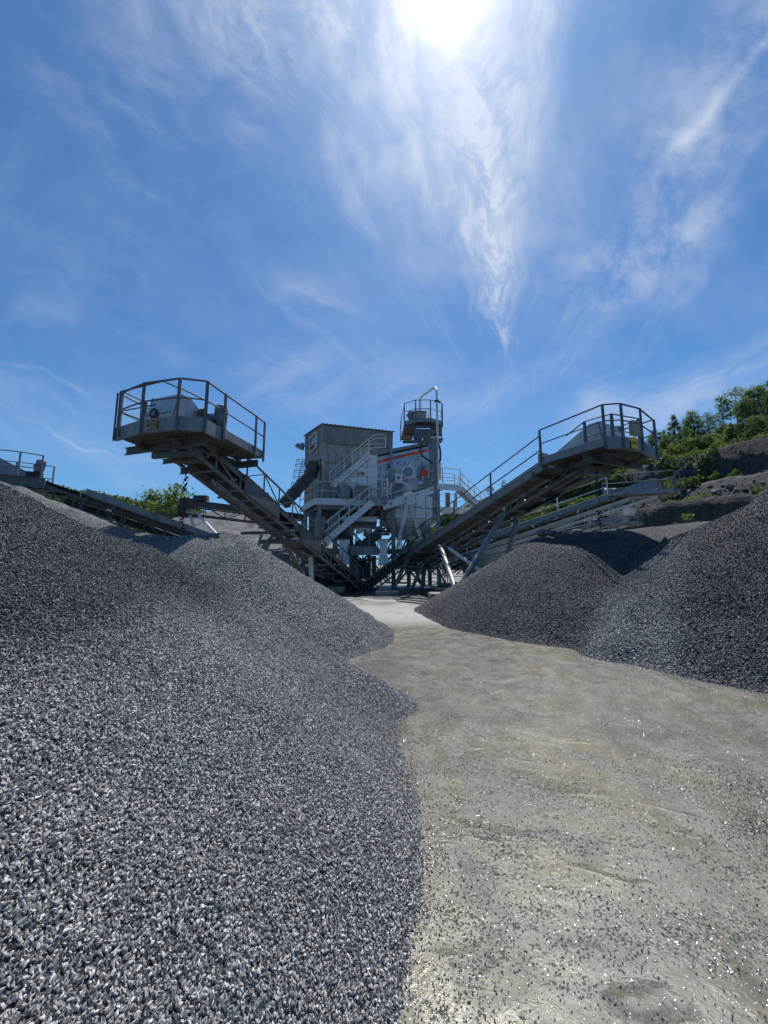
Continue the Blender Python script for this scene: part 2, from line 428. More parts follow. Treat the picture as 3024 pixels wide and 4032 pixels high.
X, Y = np.meshgrid(np.concatenate([np.linspace(-700, -20, 18), np.arange(-19, 19.1, .25), np.linspace(20, 700, 18)]),
                   np.concatenate([np.linspace(-300, -5, 10), np.arange(-4, 30, .25), np.linspace(31, 900, 24)]))
Z = .035*fbm(X*.5, Y*.5, 3)*np.exp(-np.maximum(0, np.abs(X)-12)/20)*np.exp(-np.maximum(0, Y-20)/10)
g = grid_mesh('ground', X, Y, Z, np.ones_like(X, bool), M['ground']); tag(g, kind='structure')

# ------------------------------------------------------------------ gravel heaps
def darken_top(nt, p, col):  # near heap colour gets darker above a set height
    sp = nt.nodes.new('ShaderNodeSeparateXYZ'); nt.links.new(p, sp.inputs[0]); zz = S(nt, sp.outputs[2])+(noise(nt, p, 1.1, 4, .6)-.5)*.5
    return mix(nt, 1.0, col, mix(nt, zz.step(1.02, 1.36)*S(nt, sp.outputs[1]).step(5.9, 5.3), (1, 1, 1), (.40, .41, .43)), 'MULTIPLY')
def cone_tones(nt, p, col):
    # light and shade painted in: middle ridge lighter, right cone darker
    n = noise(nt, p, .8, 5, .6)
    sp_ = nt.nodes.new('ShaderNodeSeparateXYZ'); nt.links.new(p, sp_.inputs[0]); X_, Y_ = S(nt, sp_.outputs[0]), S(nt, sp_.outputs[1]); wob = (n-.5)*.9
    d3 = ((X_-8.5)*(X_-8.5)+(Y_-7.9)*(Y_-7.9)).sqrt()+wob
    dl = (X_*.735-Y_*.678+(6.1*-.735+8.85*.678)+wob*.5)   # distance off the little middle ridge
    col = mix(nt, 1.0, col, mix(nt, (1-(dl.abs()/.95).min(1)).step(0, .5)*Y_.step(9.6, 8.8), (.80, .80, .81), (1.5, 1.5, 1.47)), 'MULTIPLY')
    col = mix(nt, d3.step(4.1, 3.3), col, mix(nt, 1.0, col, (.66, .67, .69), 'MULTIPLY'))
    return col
def gravel_mat(name, size, lo, hi, tint=(1, 1, 1), depth=.6, fleck=0.0):
    m, nt, b = new_mat(name); p = posn(nt)
    v = node(nt, 'ShaderNodeTexVoronoi', i_Scale=1/size); nt.links.new(p, v.inputs[0]); v.feature = 'F1'
    v2 = node(nt, 'ShaderNodeTexVoronoi', i_Scale=.6/size); nt.links.new(p, v2.inputs[0])
    dist = S(nt, v.outputs['Distance']); sepc = nt.nodes.new('ShaderNodeSeparateColor'); nt.links.new(v.outputs['Color'], sepc.inputs[0])
    rnd = S(nt, sepc.outputs[0])
    n = noise(nt, p, .8, 5, .6); nb = noise(nt, p, .5/size, 3, .6)
    tone = rnd*.75+n*.5-.12
    col = ramp(nt, tone, [(.05, tuple(lo*t for t in tint)), (.5, tuple((lo+hi)*.45*t for t in tint)), (.95, tuple(hi*t for t in tint))])
    col = mix(nt, dist.step(.35, .75)*depth, col, (.02, .021, .023))  # self-shade of the gaps between stones painted into the colour
    col = mix(nt, nb.step(.56, .66)*.35, col, (.03, .031, .034))
    pl = noise(nt, p, 2.2, 4, .6, .8)
    col = mix(nt, 1.0, col, mix(nt, (n*.6+pl*.4).step(.36, .62), (.70, .71, .73), (1.1, 1.1, 1.1)), 'MULTIPLY')
    if name == 'fresh_grey_gravel': col = darken_top(nt, p, col)
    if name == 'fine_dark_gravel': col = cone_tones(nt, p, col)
    h = (1-dist)*1.0+rnd*.6+S(nt, v2.outputs['Distance'])*-.6
    setb(nt, b, Base_Color=col, Roughness=.75, Normal=bump(nt, h, 1.0, size*.75), Specular_IOR_Level=.3)
    return m
M['gravel'] = gravel_mat('fresh_grey_gravel', .024, .02, .42, (.98, 1, 1.0), .95)
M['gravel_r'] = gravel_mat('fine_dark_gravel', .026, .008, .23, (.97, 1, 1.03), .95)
M['gravel_far'] = gravel_mat('distant_gravel', .05, .16, .40, (1, 1, 1), .5)

def heap(name, label, ridges, k, bounds, res, mat, seed=0, amp=.05, group=None, base=0.0, fine=.012):
    x0, x1, y0, y1 = bounds
    X, Y = np.meshgrid(np.arange(x0, x1, res), np.arange(y0, y1, res))
    # wobble the plan a little so that toes and creases are not straight
    Xw = X+.10*fbm(X*.9+seed, Y*.9, 3)+.03*fbm(X*4+seed, Y*4, 2); Yw = Y+.10*fbm(X*.9+40+seed, Y*.9, 3)
    H = np.full_like(X, -5.0)
    for rd in ridges:
        kk = k
        if isinstance(rd, tuple): kk, rd = rd
        pts = []
        for a, c in zip(rd[:-1], rd[1:]):
            L = math.dist(a[:2], c[:2]); nseg = max(2, int(L/.12))
            pts += [tuple(a[j]+(c[j]-a[j])*i/nseg for j in range(3)) for i in range(nseg)]
        pts.append(rd[-1])
        h = np.full_like(X, -5.0)
        for (px, py, pz) in pts:
            dd = np.hypot(Xw-px, Yw-py)
            h = np.maximum(h, pz-kk*(np.sqrt(dd*dd+.05)-.12))
        # soft union keeps a readable crease
        s_ = .035
        H = np.maximum(H, h)+s_*np.exp(-np.abs(H-h)/s_)*.5*(np.minimum(H, h) > -1)
    H = H+amp*fbm(X*1.3+seed, Y*1.3, 4)*np.clip(H, 0, 1)+fine*fbm(X*9+seed, Y*9, 3)
    # run-out at the toe
    H = np.where(H < .06, H*.6+.024, H)
    keep = H > -.03
    root = thing(name, label, 'heap', (float(ridges[0][0][0]) if not isinstance(ridges[0], tuple) else ridges[0][1][0][0], float(ridges[0][0][1]) if not isinstance(ridges[0], tuple) else ridges[0][1][0][1], 0), group)
    o = grid_mesh('gravel_surface', X, Y, H+base, keep, mat, root)
    return root, o, (X, Y, H)

GR = 'gravel heaps under the conveyors'
A_ridges = [
    (.665, [(-3.92, -4.0, 2.40), (-3.78, 1.0, 2.39), (-3.52, 2.9, 2.37)]),
    (.70, [(-3.50, 3.2, 2.38), (-4.4, 3.6, 2.66), (-6, 4.2, 2.95), (-9, 5.0, 3.4)]),
    (.72, [(-3.50, 3.2, 2.36), (-2.6, 4.0, 1.86)]),
    (.84, [(-2.6, 4.0, 1.90), (-1.7, 4.35, 1.26), (-.28, 4.72, .42)]),
]
heapA, surfA, fieldA = heap('gravel_heap', 'large near heap of coarse grey gravel filling the left foreground', A_ridges, .68, (-9, .6, -2.5, 8.5), .045, M['gravel'], 1, .05)
heapB, surfB, fieldB = heap('gravel_heap', 'mid grey gravel heap tapering onto the yard behind the big left foreground heap',
    [(.60, [(-3.4, 9.1, 2.10), (-4.0, 9.3, 2.05), (-5.5, 10.6, 2.45)]), (.62, [(-5.5, 10.6, 2.45), (-4.7, 11.5, 2.62)]), (.6, [(-5.5, 10.6, 2.4), (-7.2, 11.1, 2.55), (-9, 11.6, 3.1), (-11.8, 12.2, 4.1), (-15.5, 14.5, 5.0)])],
    .6, (-22, 1.2, 5, 21), .09, M['gravel'], 5, .07)
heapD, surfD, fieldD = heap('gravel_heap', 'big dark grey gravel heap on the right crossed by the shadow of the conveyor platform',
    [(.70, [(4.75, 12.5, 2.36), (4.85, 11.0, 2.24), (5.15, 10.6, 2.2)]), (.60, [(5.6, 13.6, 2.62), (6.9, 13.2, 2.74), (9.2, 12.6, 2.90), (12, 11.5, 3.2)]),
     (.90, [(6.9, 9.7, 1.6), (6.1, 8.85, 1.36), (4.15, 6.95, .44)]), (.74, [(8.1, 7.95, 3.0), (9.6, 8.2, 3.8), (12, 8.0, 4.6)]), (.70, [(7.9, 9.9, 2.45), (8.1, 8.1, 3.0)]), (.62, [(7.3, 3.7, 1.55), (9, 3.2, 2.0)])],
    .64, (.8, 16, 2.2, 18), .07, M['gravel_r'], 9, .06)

# ---- loose stones (geometry nodes: uncountable gravel, part of its heap)
def stone_mat(name, lo, hi, rough, spec=.4, tint=(1, 1, 1), coat=0.0, dark_top=False):
    m, nt, b = new_mat(name)
    oi = nt.nodes.new('ShaderNodeObjectInfo'); r = S(nt, oi.outputs['Random'])
    col = ramp(nt, r, [(0, tuple(lo*t for t in tint)), (.6, tuple((lo*.45+hi*.5)*t for t in tint)), (.97, tuple(hi*t for t in tint)), (1, (.5, .46, .44))])
    p = posn(nt); n = noise(nt, p, 260, 2, .6)
    col = mix(nt, n.step(.4, .65)*.35, col, (.05, .052, .055))
    if dark_top: col = darken_top(nt, p, col)
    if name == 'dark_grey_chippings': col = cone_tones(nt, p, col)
    if coat:
        sp_ = r.step(.94, .95)
        col = mix(nt, sp_, col, (.62, .62, .62)); setb(nt, b, Metallic=sp_)  # a few stones coloured as pale metal to imitate wet glints
    setb(nt, b, Base_Color=col, Roughness=rough, Specular_IOR_Level=spec, Coat_Weight=coat, Coat_Roughness=.25)
    return m
M['stone'] = stone_mat('dry_grey_chippings', .09, .72, .7, .35, (1.03, 1, .95), dark_top=True)
M['wet_stone'] = stone_mat('wet_dark_grit', .012, .07, .32, .8, (1, 1, 1.02), .6)

def scatter_gn(name, src, parent, mat, density, smin, smax, size, attr, lift=0.0, seed=1, jit=.45, stretch=(1.25, .95, .7)):
    """a copy of the surface whose modifier grows separate stones on it"""
    me = src
    o = bpy.data.objects.new(name, me); COL.objects.link(o)
    if parent: o.parent = parent
    ng = bpy.data.node_groups.new(name, 'GeometryNodeTree')
    ng.interface.new_socket('Geometry', in_out='INPUT', socket_type='NodeSocketGeometry')
    ng.interface.new_socket('Geometry', in_out='OUTPUT', socket_type='NodeSocketGeometry')
    N = ng.nodes; L = ng.links
    gi = N.new('NodeGroupInput'); go = N.new('NodeGroupOutput')
    dist = N.new('GeometryNodeDistributePointsOnFaces'); dist.distribute_method = 'RANDOM'; dist.inputs['Seed'].default_value = seed
    na = N.new('GeometryNodeInputNamedAttribute'); na.data_type = 'FLOAT'; na.inputs['Name'].default_value = attr
    mu = N.new('ShaderNodeMath'); mu.operation = 'MULTIPLY'; mu.inputs[1].default_value = density
    L.new(na.outputs['Attribute'], mu.inputs[0]); L.new(mu.outputs[0], dist.inputs['Density'])
    L.new(gi.outputs[0], dist.inputs['Mesh'])
    insts = []
    join = N.new('GeometryNodeJoinGeometry')
    for v in range(3):
        ico = N.new('GeometryNodeMeshIcoSphere'); ico.inputs['Radius'].default_value = .5; ico.inputs['Subdivisions'].default_value = 1
        pos = N.new('GeometryNodeInputPosition'); nz = N.new('ShaderNodeTexWhiteNoise'); nz.noise_dimensions = '4D'; nz.inputs['W'].default_value = v*3.7+.3
        L.new(pos.outputs[0], nz.inputs['Vector'])
        sb = N.new('ShaderNodeVectorMath'); sb.operation = 'SUBTRACT'; sb.inputs[1].default_value = (.5, .5, .5); L.new(nz.outputs['Color'], sb.inputs[0])
        sc_ = N.new('ShaderNodeVectorMath'); sc_.operation = 'SCALE'; sc_.inputs['Scale'].default_value = .42; L.new(sb.outputs[0], sc_.inputs[0])
        sp = N.new('GeometryNodeSetPosition'); L.new(ico.outputs[0], sp.inputs[0]); L.new(sc_.outputs[0], sp.inputs['Offset'])
        tr = N.new('GeometryNodeTransform'); L.new(sp.outputs[0], tr.inputs[0]); tr.inputs['Scale'].default_value = tuple(size*s for s in stretch)
        ss = N.new('GeometryNodeSetShadeSmooth'); ss.inputs['Shade Smooth'].default_value = False; L.new(tr.outputs[0], ss.inputs[0])
        sm = N.new('GeometryNodeSetMaterial'); sm.inputs['Material'].default_value = mat; L.new(ss.outputs[0], sm.inputs[0])
        gti = N.new('GeometryNodeGeometryToInstance'); L.new(sm.outputs[0], gti.inputs[0]); insts.append(gti)
    for gti in insts: L.new(gti.outputs[0], join.inputs[0])
    iop = N.new('GeometryNodeInstanceOnPoints'); iop.inputs['Pick Instance'].default_value = True
    L.new(join.outputs[0], iop.inputs['Instance'])
    # sink or lift each stone a little along the normal
    rv = N.new('FunctionNodeRandomValue'); rv.data_type = 'FLOAT'; rv.inputs[2].default_value = -size*jit+lift; rv.inputs[3].default_value = size*jit+lift; rv.inputs['Seed'].default_value = 5
    nv = N.new('ShaderNodeVectorMath'); nv.operation = 'SCALE'; L.new(dist.outputs['Normal'], nv.inputs[0]); L.new(rv.outputs[1], nv.inputs['Scale'])
    sp2 = N.new('GeometryNodeSetPosition'); L.new(dist.outputs['Points'], sp2.inputs[0]); L.new(nv.outputs[0], sp2.inputs['Offset'])
    L.new(sp2.outputs[0], iop.inputs['Points'])
    rr = N.new('FunctionNodeRandomValue'); rr.data_type = 'FLOAT_VECTOR'; rr.inputs[0].default_value = (0, 0, 0); rr.inputs[1].default_value = (6.283, 6.283, 6.283)
    L.new(rr.outputs[0], iop.inputs['Rotation'])
    rs = N.new('FunctionNodeRandomValue'); rs.data_type = 'FLOAT'; rs.inputs[2].default_value = smin; rs.inputs[3].default_value = smax; rs.inputs['Seed'].default_value = 9
    L.new(rs.outputs[1], iop.inputs['Scale'])
    L.new(iop.outputs[0], go.inputs[0])
    md = o.modifiers.new('stones', 'NODES'); md.node_group = ng
    return o
def strip_copy(src_o, name, attr, fn, cut=.002):
    """mesh copy of src holding only faces where fn>cut, with fn stored per vertex"""
    me = src_o.data; n = len(me.vertices); co = np.empty(n*3, np.float32); me.vertices.foreach_get('co', co); co = co.reshape(-1, 3)
    off = OFF[src_o.name]; w = fn(co[:, 0]+off.x, co[:, 1]+off.y, co[:, 2]+off.z)
    nf = len(me.polygons); vi = np.empty(nf*4, np.int32); me.loops.foreach_get('vertex_index', vi); vi = vi.reshape(-1, 4)
    kf = w[vi].max(1) > cut; vi = vi[kf]; used = np.unique(vi); mp = -np.ones(n, int); mp[used] = np.arange(len(used))
    m2 = bpy.data.meshes.new(name); m2.vertices.add(len(used)); m2.vertices.foreach_set('co', co[used].ravel())
    m2.loops.add(len(vi)*4); m2.loops.foreach_set('vertex_index', mp[vi].astype(np.int32).ravel())
    m2.polygons.add(len(vi)); m2.polygons.foreach_set('loop_start', np.arange(0, len(vi)*4, 4, dtype=np.int32)); m2.update(calc_edges=True)
    a = m2.attributes.new(attr, 'FLOAT', 'POINT'); a.data.foreach_set('value', w[used].astype(np.float32))
    return m2
def infr(x, y, z):
    """rough weight: 1 inside what the photo sees, 0 well outside"""
    D = y*ct+(z-EYE)*st; D = np.maximum(D, .05)
    px = x/D; py = (-y*st+(z-EYE)*ct)/D
    return ((np.abs(px) < 1.25) & (py > -1.6) & (D > .2)).astype(float)
def wA(x, y, z):
    d = np.sqrt(x*x+y*y+(z-EYE)**2)
    return infr(x, y, z)*np.clip((5.6-d)/2.4, 0, 1)**1.2
meA = strip_copy(surfA, 'loose_gravel', 'dens', wA)
oA = scatter_gn('loose_gravel', meA, heapA, M['stone'], 21000, .55, 1.45, .0090, 'dens', .003, 3, jit=.85, stretch=(1.35, .95, .62)); tag(oA, kind='stuff')

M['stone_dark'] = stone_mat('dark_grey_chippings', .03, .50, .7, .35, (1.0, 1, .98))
M['stone_pale'] = stone_mat('pale_grey_chippings', .12, .66, .7, .35, (1.02, 1, .96))
def wD(x, y, z):
    d = np.sqrt(x*x+y*y+(z-EYE)**2)
    return infr(x, y, z)*np.clip((14-d)/7, 0, 1)
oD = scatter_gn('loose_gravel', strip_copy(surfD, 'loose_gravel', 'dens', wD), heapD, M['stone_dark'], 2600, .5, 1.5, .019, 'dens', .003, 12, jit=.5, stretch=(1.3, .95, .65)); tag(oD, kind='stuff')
oB = scatter_gn('loose_gravel', strip_copy(surfB, 'loose_gravel', 'dens', wD), heapB, M['stone_pale'], 2400, .5, 1.5, .018, 'dens', .003, 13, jit=.5, stretch=(1.3, .95, .65)); tag(oB, kind='stuff')

# grit lying on the wet yard (uncountable)
def wG(x, y, z):
    d = np.sqrt(x*x+y*y+EYE**2)
    cl_ = np.clip(fbm(x*1.1+3, y*.55+1, 4)*2.4+.42, 0.05, 2.2)+9*np.exp(-((x-2.62)**2/.22+(y-3.05)**2/.05))*(.4+vnoise(x*8, y*8)+.5)+9*np.exp(-((x-2.28)**2/.14+(y-2.5)**2/.03))*(.4+vnoise(x*8, y*8)+.5)+2.5*np.exp(-((x-1.6)**2/.5+(y-3.4)**2/.02))
    cl_ = cl_*(.8+.7*(vnoise(x*9, y*9)+.5))
    edge = 0*x
    for (FX, FY, FH) in (fieldA, fieldD, fieldB):
        i = np.clip(((x-FX[0, 0])/(FX[0, 1]-FX[0, 0])).round().astype(int), 0, FX.shape[1]-1); j = np.clip(((y-FY[0, 0])/(FY[1, 0]-FY[0, 0])).round().astype(int), 0, FX.shape[0]-1)
        ins_ = (x > FX[0, 0]) & (x < FX[0, -1]) & (y > FY[0, 0]) & (y < FY[-1, 0]); hh_ = FH[j, i]
        edge = edge+np.where(ins_, (7*np.exp(np.minimum(hh_, 0)/.035)+1.6*np.exp(np.minimum(hh_, 0)/.16))*(.5+1.2*(vnoise(x*5, y*5)+.5)), 0)
    return infr(x, y, 0*x)*(cl_+edge+.35*(y > 4.5))*np.clip((12-d)/8, 0, 1)**1.3
gx_, gy_ = np.meshgrid(np.arange(-.4, 9, .07), np.arange(.6, 12, .07))
gz_ = .035*fbm(gx_*.5, gy_*.5, 3)+.002
tmp = grid_mesh('tmp', gx_, gy_, gz_, np.ones_like(gx_, bool), M['ground'])
meG = strip_copy(tmp, 'scattered_grit', 'dens', wG); bpy.data.objects.remove(tmp)
oG = scatter_gn('scattered_grit', meG, None, M['wet_stone'], 650, .25, 1.45, .0056, 'dens', .001, 8)
tag(oG, 'wet dark grit strewn over the muddy yellow-grey yard', 'grit', kind='stuff')
# ------------------------------------------------------------------ quarry hillside and vegetation
def leaf_mat(name, dark, mid, light, sc=.5, trans=.38):
    m, nt, b = new_mat(name); p = posn(nt)
    n = noise(nt, p, sc, 4, .6); n2 = noise(nt, p, sc*7, 2, .5)
    col = ramp(nt, n*.6+n2*.4, [(.36, dark), (.5, mid), (.64, light)])
    setb(nt, b, Base_Color=col, Roughness=.6, Specular_IOR_Level=.25)
    tr = nt.nodes.new('ShaderNodeBsdfTranslucent'); nt.links.new(mix(nt, 1.0, col, (1.2, 1.25, .5), 'MULTIPLY'), tr.inputs[0])
    ms = nt.nodes.new('ShaderNodeMixShader'); ms.inputs[0].default_value = trans
    nt.links.new(b.outputs[0], ms.inputs[1]); nt.links.new(tr.outputs[0], ms.inputs[2])
    nt.links.new(ms.outputs[0], nt.nodes['Material Output'].inputs[0])
    return m
M['leaf'] = leaf_mat('foliage', (.028, .048, .024), (.075, .108, .052), (.14, .18, .085))
M['leaf2'] = leaf_mat('pale_foliage', (.065, .10, .055), (.13, .18, .10), (.21, .27, .15))
M['leaf3'] = leaf_mat('fresh_yellow_foliage', (.06, .10, .03), (.13, .19, .055), (.20, .26, .08))
M['bark'] = steel('bark', (.06, .05, .04), (.13, .11, .09), .9, 0, 3)

m, nt, b = new_mat('quarry_ground')
p = posn(nt); at = nt.nodes.new('ShaderNodeAttribute'); at.attribute_name = 'veg'; veg = S(nt, at.outputs['Fac'])
at2 = nt.nodes.new('ShaderNodeAttribute'); at2.attribute_name = 'track'; trk = S(nt, at2.outputs['Fac'])
n1 = noise(nt, p, .35, 8, .65); n2 = noise(nt, p, 1.6, 8, .7, .6)
mp = node(nt, 'ShaderNodeMapping'); nt.links.new(p, mp.inputs[0]); mp.inputs['Scale'].default_value = (1, 1, .25)
n3 = noise(nt, mp.outputs[0], 1.1, 8, .7, 1.0)
vr = node(nt, 'ShaderNodeTexVoronoi', i_Scale=.9); vr.feature = 'DISTANCE_TO_EDGE'; nt.links.new(mix(nt, .25, p, noise(nt, p, 1.5, 3).v), vr.inputs[0])
crk = S(nt, vr.outputs['Distance']).step(.0, .12)
rock = ramp(nt, (n2*.5+n3*.5)*(crk*.12+.88), [(.32, (.015, .016, .018)), (.48, (.038, .039, .041)), (.62, (.08, .079, .077)), (.75, (.15, .143, .132))])
green = ramp(nt, n2*.6+n1*.4, [(.35, (.022, .045, .014)), (.5, (.055, .09, .026)), (.68, (.12, .16, .045))])
col = mix(nt, (veg+(n2-.5)*1.2).step(.35, .6), rock, green)
col = mix(nt, trk, col, mix(nt, n2, (.11, .112, .115), (.20, .20, .195)))
setb(nt, b, Base_Color=col, Roughness=.95, Normal=bump(nt, n2*1.0+n3*.8+crk*.25, 1.0, .6))
M['quarry'] = m

def add_attr(o, name, arr):
    a = o.data.attributes.new(name, 'FLOAT', 'POINT'); a.data.foreach_set('value', arr.astype(np.float32))

HD = np.array([-.319, .948]); HP = np.array([.948, .319]); H0 = np.array([51.6, 50.0])
prof_w = np.array([-14, -10.2, -9.6, -8.2, -7.4, -5.2, -3.8, -1.2, 0, 2.6, 3.2, 4.0, 5.4, 7.0, 10, 13, 18, 25, 34, 60, 120])
prof_z = np.array([0, 0.4, 3.0, 9.7, 10.3, 10.6, 12.0, 13.3, 13.9, 14.0, 14.8, 17.6, 19.8, 20.5, 21.4, 23.0, 25.6, 28.4, 30, 34, 38])
def hill_pt(s, w, jit=True):
    s = np.asarray(s, float); w = np.asarray(w, float)
    z = np.interp(w+(.9*fbm(s*.12, w*.12+9, 3)+.35*fbm(s*.6, w*.3, 3))*(w > -13), prof_w, prof_z)
    z = z+.9*fbm(s*.09+4, w*.1, 3)*np.clip((w+9)/12, 0, 1)+.45*fbm(s*.5, w*.5, 4)*np.clip((z-1)/4, 0, 1)+.5*fbm(s*.35, w*.9, 3)*np.clip((w-9)/4, 0, 1)+(.5-np.abs(fbm(s*.9+7, w*1.1, 3)))*.55*np.clip((z-1)/4, 0, 1)*(w < 9)
    z = z*np.clip((128-s)/22, 0, 1)
    return H0[0]+s*HD[0]+w*HP[0], H0[1]+s*HD[1]+w*HP[1], z
s_, w_ = np.meshgrid(np.concatenate([np.arange(-45, 50, .45), np.arange(50, 132, .9)]), np.concatenate([np.arange(-14, 12, .3), np.arange(12, 36, .7), np.linspace(36, 120, 24)]))
X, Y, Z = hill_pt(s_, w_)
o = grid_mesh('hillside', X, Y, Z-.05, np.ones_like(X, bool), M['quarry']); tag(o, kind='structure')
vg = np.clip((w_-6.0)/.6, 0, 1)*np.clip(.75+.9*fbm(s_*.2, w_*.2, 3), 0, 1)+np.exp(-((w_+6.2)/.8)**2)*.5*np.clip(.5+1.6*fbm(s_*.15+3, w_*.1, 2), 0, 1)+np.clip((s_-38)/20, 0, 1)*.55*(w_ > 3)
vg = np.maximum(vg, .55*np.clip((w_+8)/3, 0, 1)*np.clip((s_-60)/20, 0, 1))
add_attr(o, 'veg', vg.ravel()); add_attr(o, 'track', (np.clip(1-np.abs(w_-1.2)/1.6, 0, 1)*1.6).clip(0, 1).ravel()*np.clip((60-s_.ravel())/20, 0, 1))

nrs = np.random.RandomState(11)
def quads_mesh(name, c, size, mat, parent=None, up=.35, flat=False):
    """many small leaf faces at the points c"""
    n = len(c); size = np.broadcast_to(size, (n,))
    a = nrs.normal(size=(n, 3)); a[:, 2] *= (1-up); a /= np.linalg.norm(a, axis=1)[:, None]
    t = nrs.normal(size=(n, 3)); bvec = np.cross(a, t); bvec /= np.linalg.norm(bvec, axis=1)[:, None]
    a2 = a*(size*.5)[:, None]; b2 = bvec*(size*.5*nrs.uniform(.55, .95, n))[:, None]
    off = base_loc(parent); cc = c-np.array(off)
    V = np.stack([cc-a2, cc-b2*.9+a2*.1, cc+a2, cc+b2], 1).reshape(-1, 3)
    me = bpy.data.meshes.new(name); me.vertices.add(4*n); me.vertices.foreach_set('co', V.astype(np.float32).ravel())
    me.loops.add(4*n); me.loops.foreach_set('vertex_index', np.arange(4*n, dtype=np.int32)); me.polygons.add(n); me.polygons.foreach_set('loop_start', np.arange(0, 4*n, 4, dtype=np.int32))
    me.update(calc_edges=True); me.materials.append(mat)
    o = bpy.data.objects.new(name, me); COL.objects.link(o)
    if parent: o.parent = parent
    OFF[o.name] = off
    return o
def crown_points(h, r, zc, n_cl, per, seed, shape=1.0, cr=.22):
    rs = np.random.RandomState(seed); pts = []
    for i in range(n_cl):
        v = rs.normal(size=3); v /= np.linalg.norm(v); rad = rs.uniform(.35, 1.0)**.6
        z = zc*h+v[2]*rad*(h*(1-zc)*.92)
        taper = 1-.55*shape*max(0, v[2]*rad)
        c = np.array([v[0]*rad*r*taper, v[1]*rad*r*taper, z])
        k = int(per*rs.uniform(.5, 1.4)); s = cr*r*rs.uniform(.7, 1.5)
        pts.append(c+rs.normal(size=(k, 3))*s*np.array([1, 1, .7])*.6)
    return np.concatenate(pts)
def make_tree(name, label, loc, h, r, zc=.55, seed=1, mat='leaf', n_cl=60, per=45, leaf=.30, group=None, trunk_r=.16, shape=1.0, scale=1.0, cat='tree'):
    t = thing(name, label, cat, loc, group)
    L = Vector(loc); rs = random.Random(seed); mb = MB()
    lean = Vector((rs.uniform(-.3, .3), rs.uniform(-.3, .3), 0))
    top = L+Vector((0, 0, h*.82))+lean; mid = L+Vector((0, 0, h*.4))+lean*.3
    mb.path([L-Vector((0, 0, .4)), L+Vector((0, 0, h*.15)), mid], trunk_r, 7); mb.tube(mid, top, trunk_r*.85, 7, trunk_r*.15)
    for i in range(9):
        f = rs.uniform(.25, .8); a = rs.uniform(0, 6.28); st_ = L+(top-L)*f
        en = st_+Vector((math.cos(a)*r*rs.uniform(.5, .9), math.sin(a)*r*rs.uniform(.5, .9), h*rs.uniform(.08, .2)))
        mb.tube(st_, en, trunk_r*.38*(1.2-f), 5, .02)
    mb.build('trunk', M['bark'], t)
    pts = crown_points(h, r, zc, n_cl, per, seed, shape)+np.array(loc)+np.array([lean.x*.6, lean.y*.6, 0])
    quads_mesh('crown', pts, leaf*nrs.uniform(.6, 1.3, len(pts)), M[mat], t)
    return t
def copy_thing(t, loc, rz=0, sc=1.0, label=None, group=None):
    c = t.copy(); COL.objects.link(c); c.location = loc; c.rotation_euler = (0, 0, rz); c.scale = (sc, sc, sc) if isinstance(sc, (int, float)) else sc
    if label: c['label'] = label
    if group: c['group'] = group
    for ch in t.children:
        d = ch.copy(); COL.objects.link(d); d.parent = c
        for g_ in ch.children:
            e = g_.copy(); COL.objects.link(e); e.parent = d
    return c
def hill_at(px, w):
    """place on the hill at across-slope distance w seen in photo column px"""
    best = None
    for s in np.arange(-30, 128, .5):
        x, y, z = hill_pt(s, w); D = y*ct+(z-EYE)*st; q = 1512+F*x/D
        if best is None or abs(q-px) < best[0]: best = (abs(q-px), (float(x), float(y), float(z)), s)
    return best[1]
GT = 'trees along the quarry skyline'
protos = {}
def skyline(px, w, h, kind, label, sc=1.0):
    loc = hill_at(px, w); loc = (loc[0], loc[1], loc[2]-.2)
    if kind not in protos:
        k = {'broad': dict(h=9, r=2.7, zc=.52, mat='leaf2', n_cl=95, per=75, leaf=.27, trunk_r=.2, shape=.7),
             'slim': dict(h=10, r=1.7, zc=.55, mat='leaf2', n_cl=52, per=50, leaf=.24, trunk_r=.13, shape=.6),
             'airy': dict(h=10, r=2.6, zc=.6, mat='leaf2', n_cl=52, per=52, leaf=.24, trunk_r=.15, shape=.3),
             'cone': dict(h=9.5, r=2.0, zc=.45, mat='leaf2', n_cl=80, per=70, leaf=.27, trunk_r=.18, shape=1.3)}[kind]
        t = make_tree('skyline_tree', label, loc, seed=len(protos)*5+3, group=GT, **k); protos[kind] = (t, k['h'])
        h *= .86; t.scale = (h/k['h'],)*3
        return t
    t, h0 = protos[kind]; h *= .86
    return copy_thing(t, loc, rng.uniform(0, 6.28), (h/h0*rng.uniform(.9, 1.15), h/h0*rng.uniform(.9, 1.15), h/h0), label)
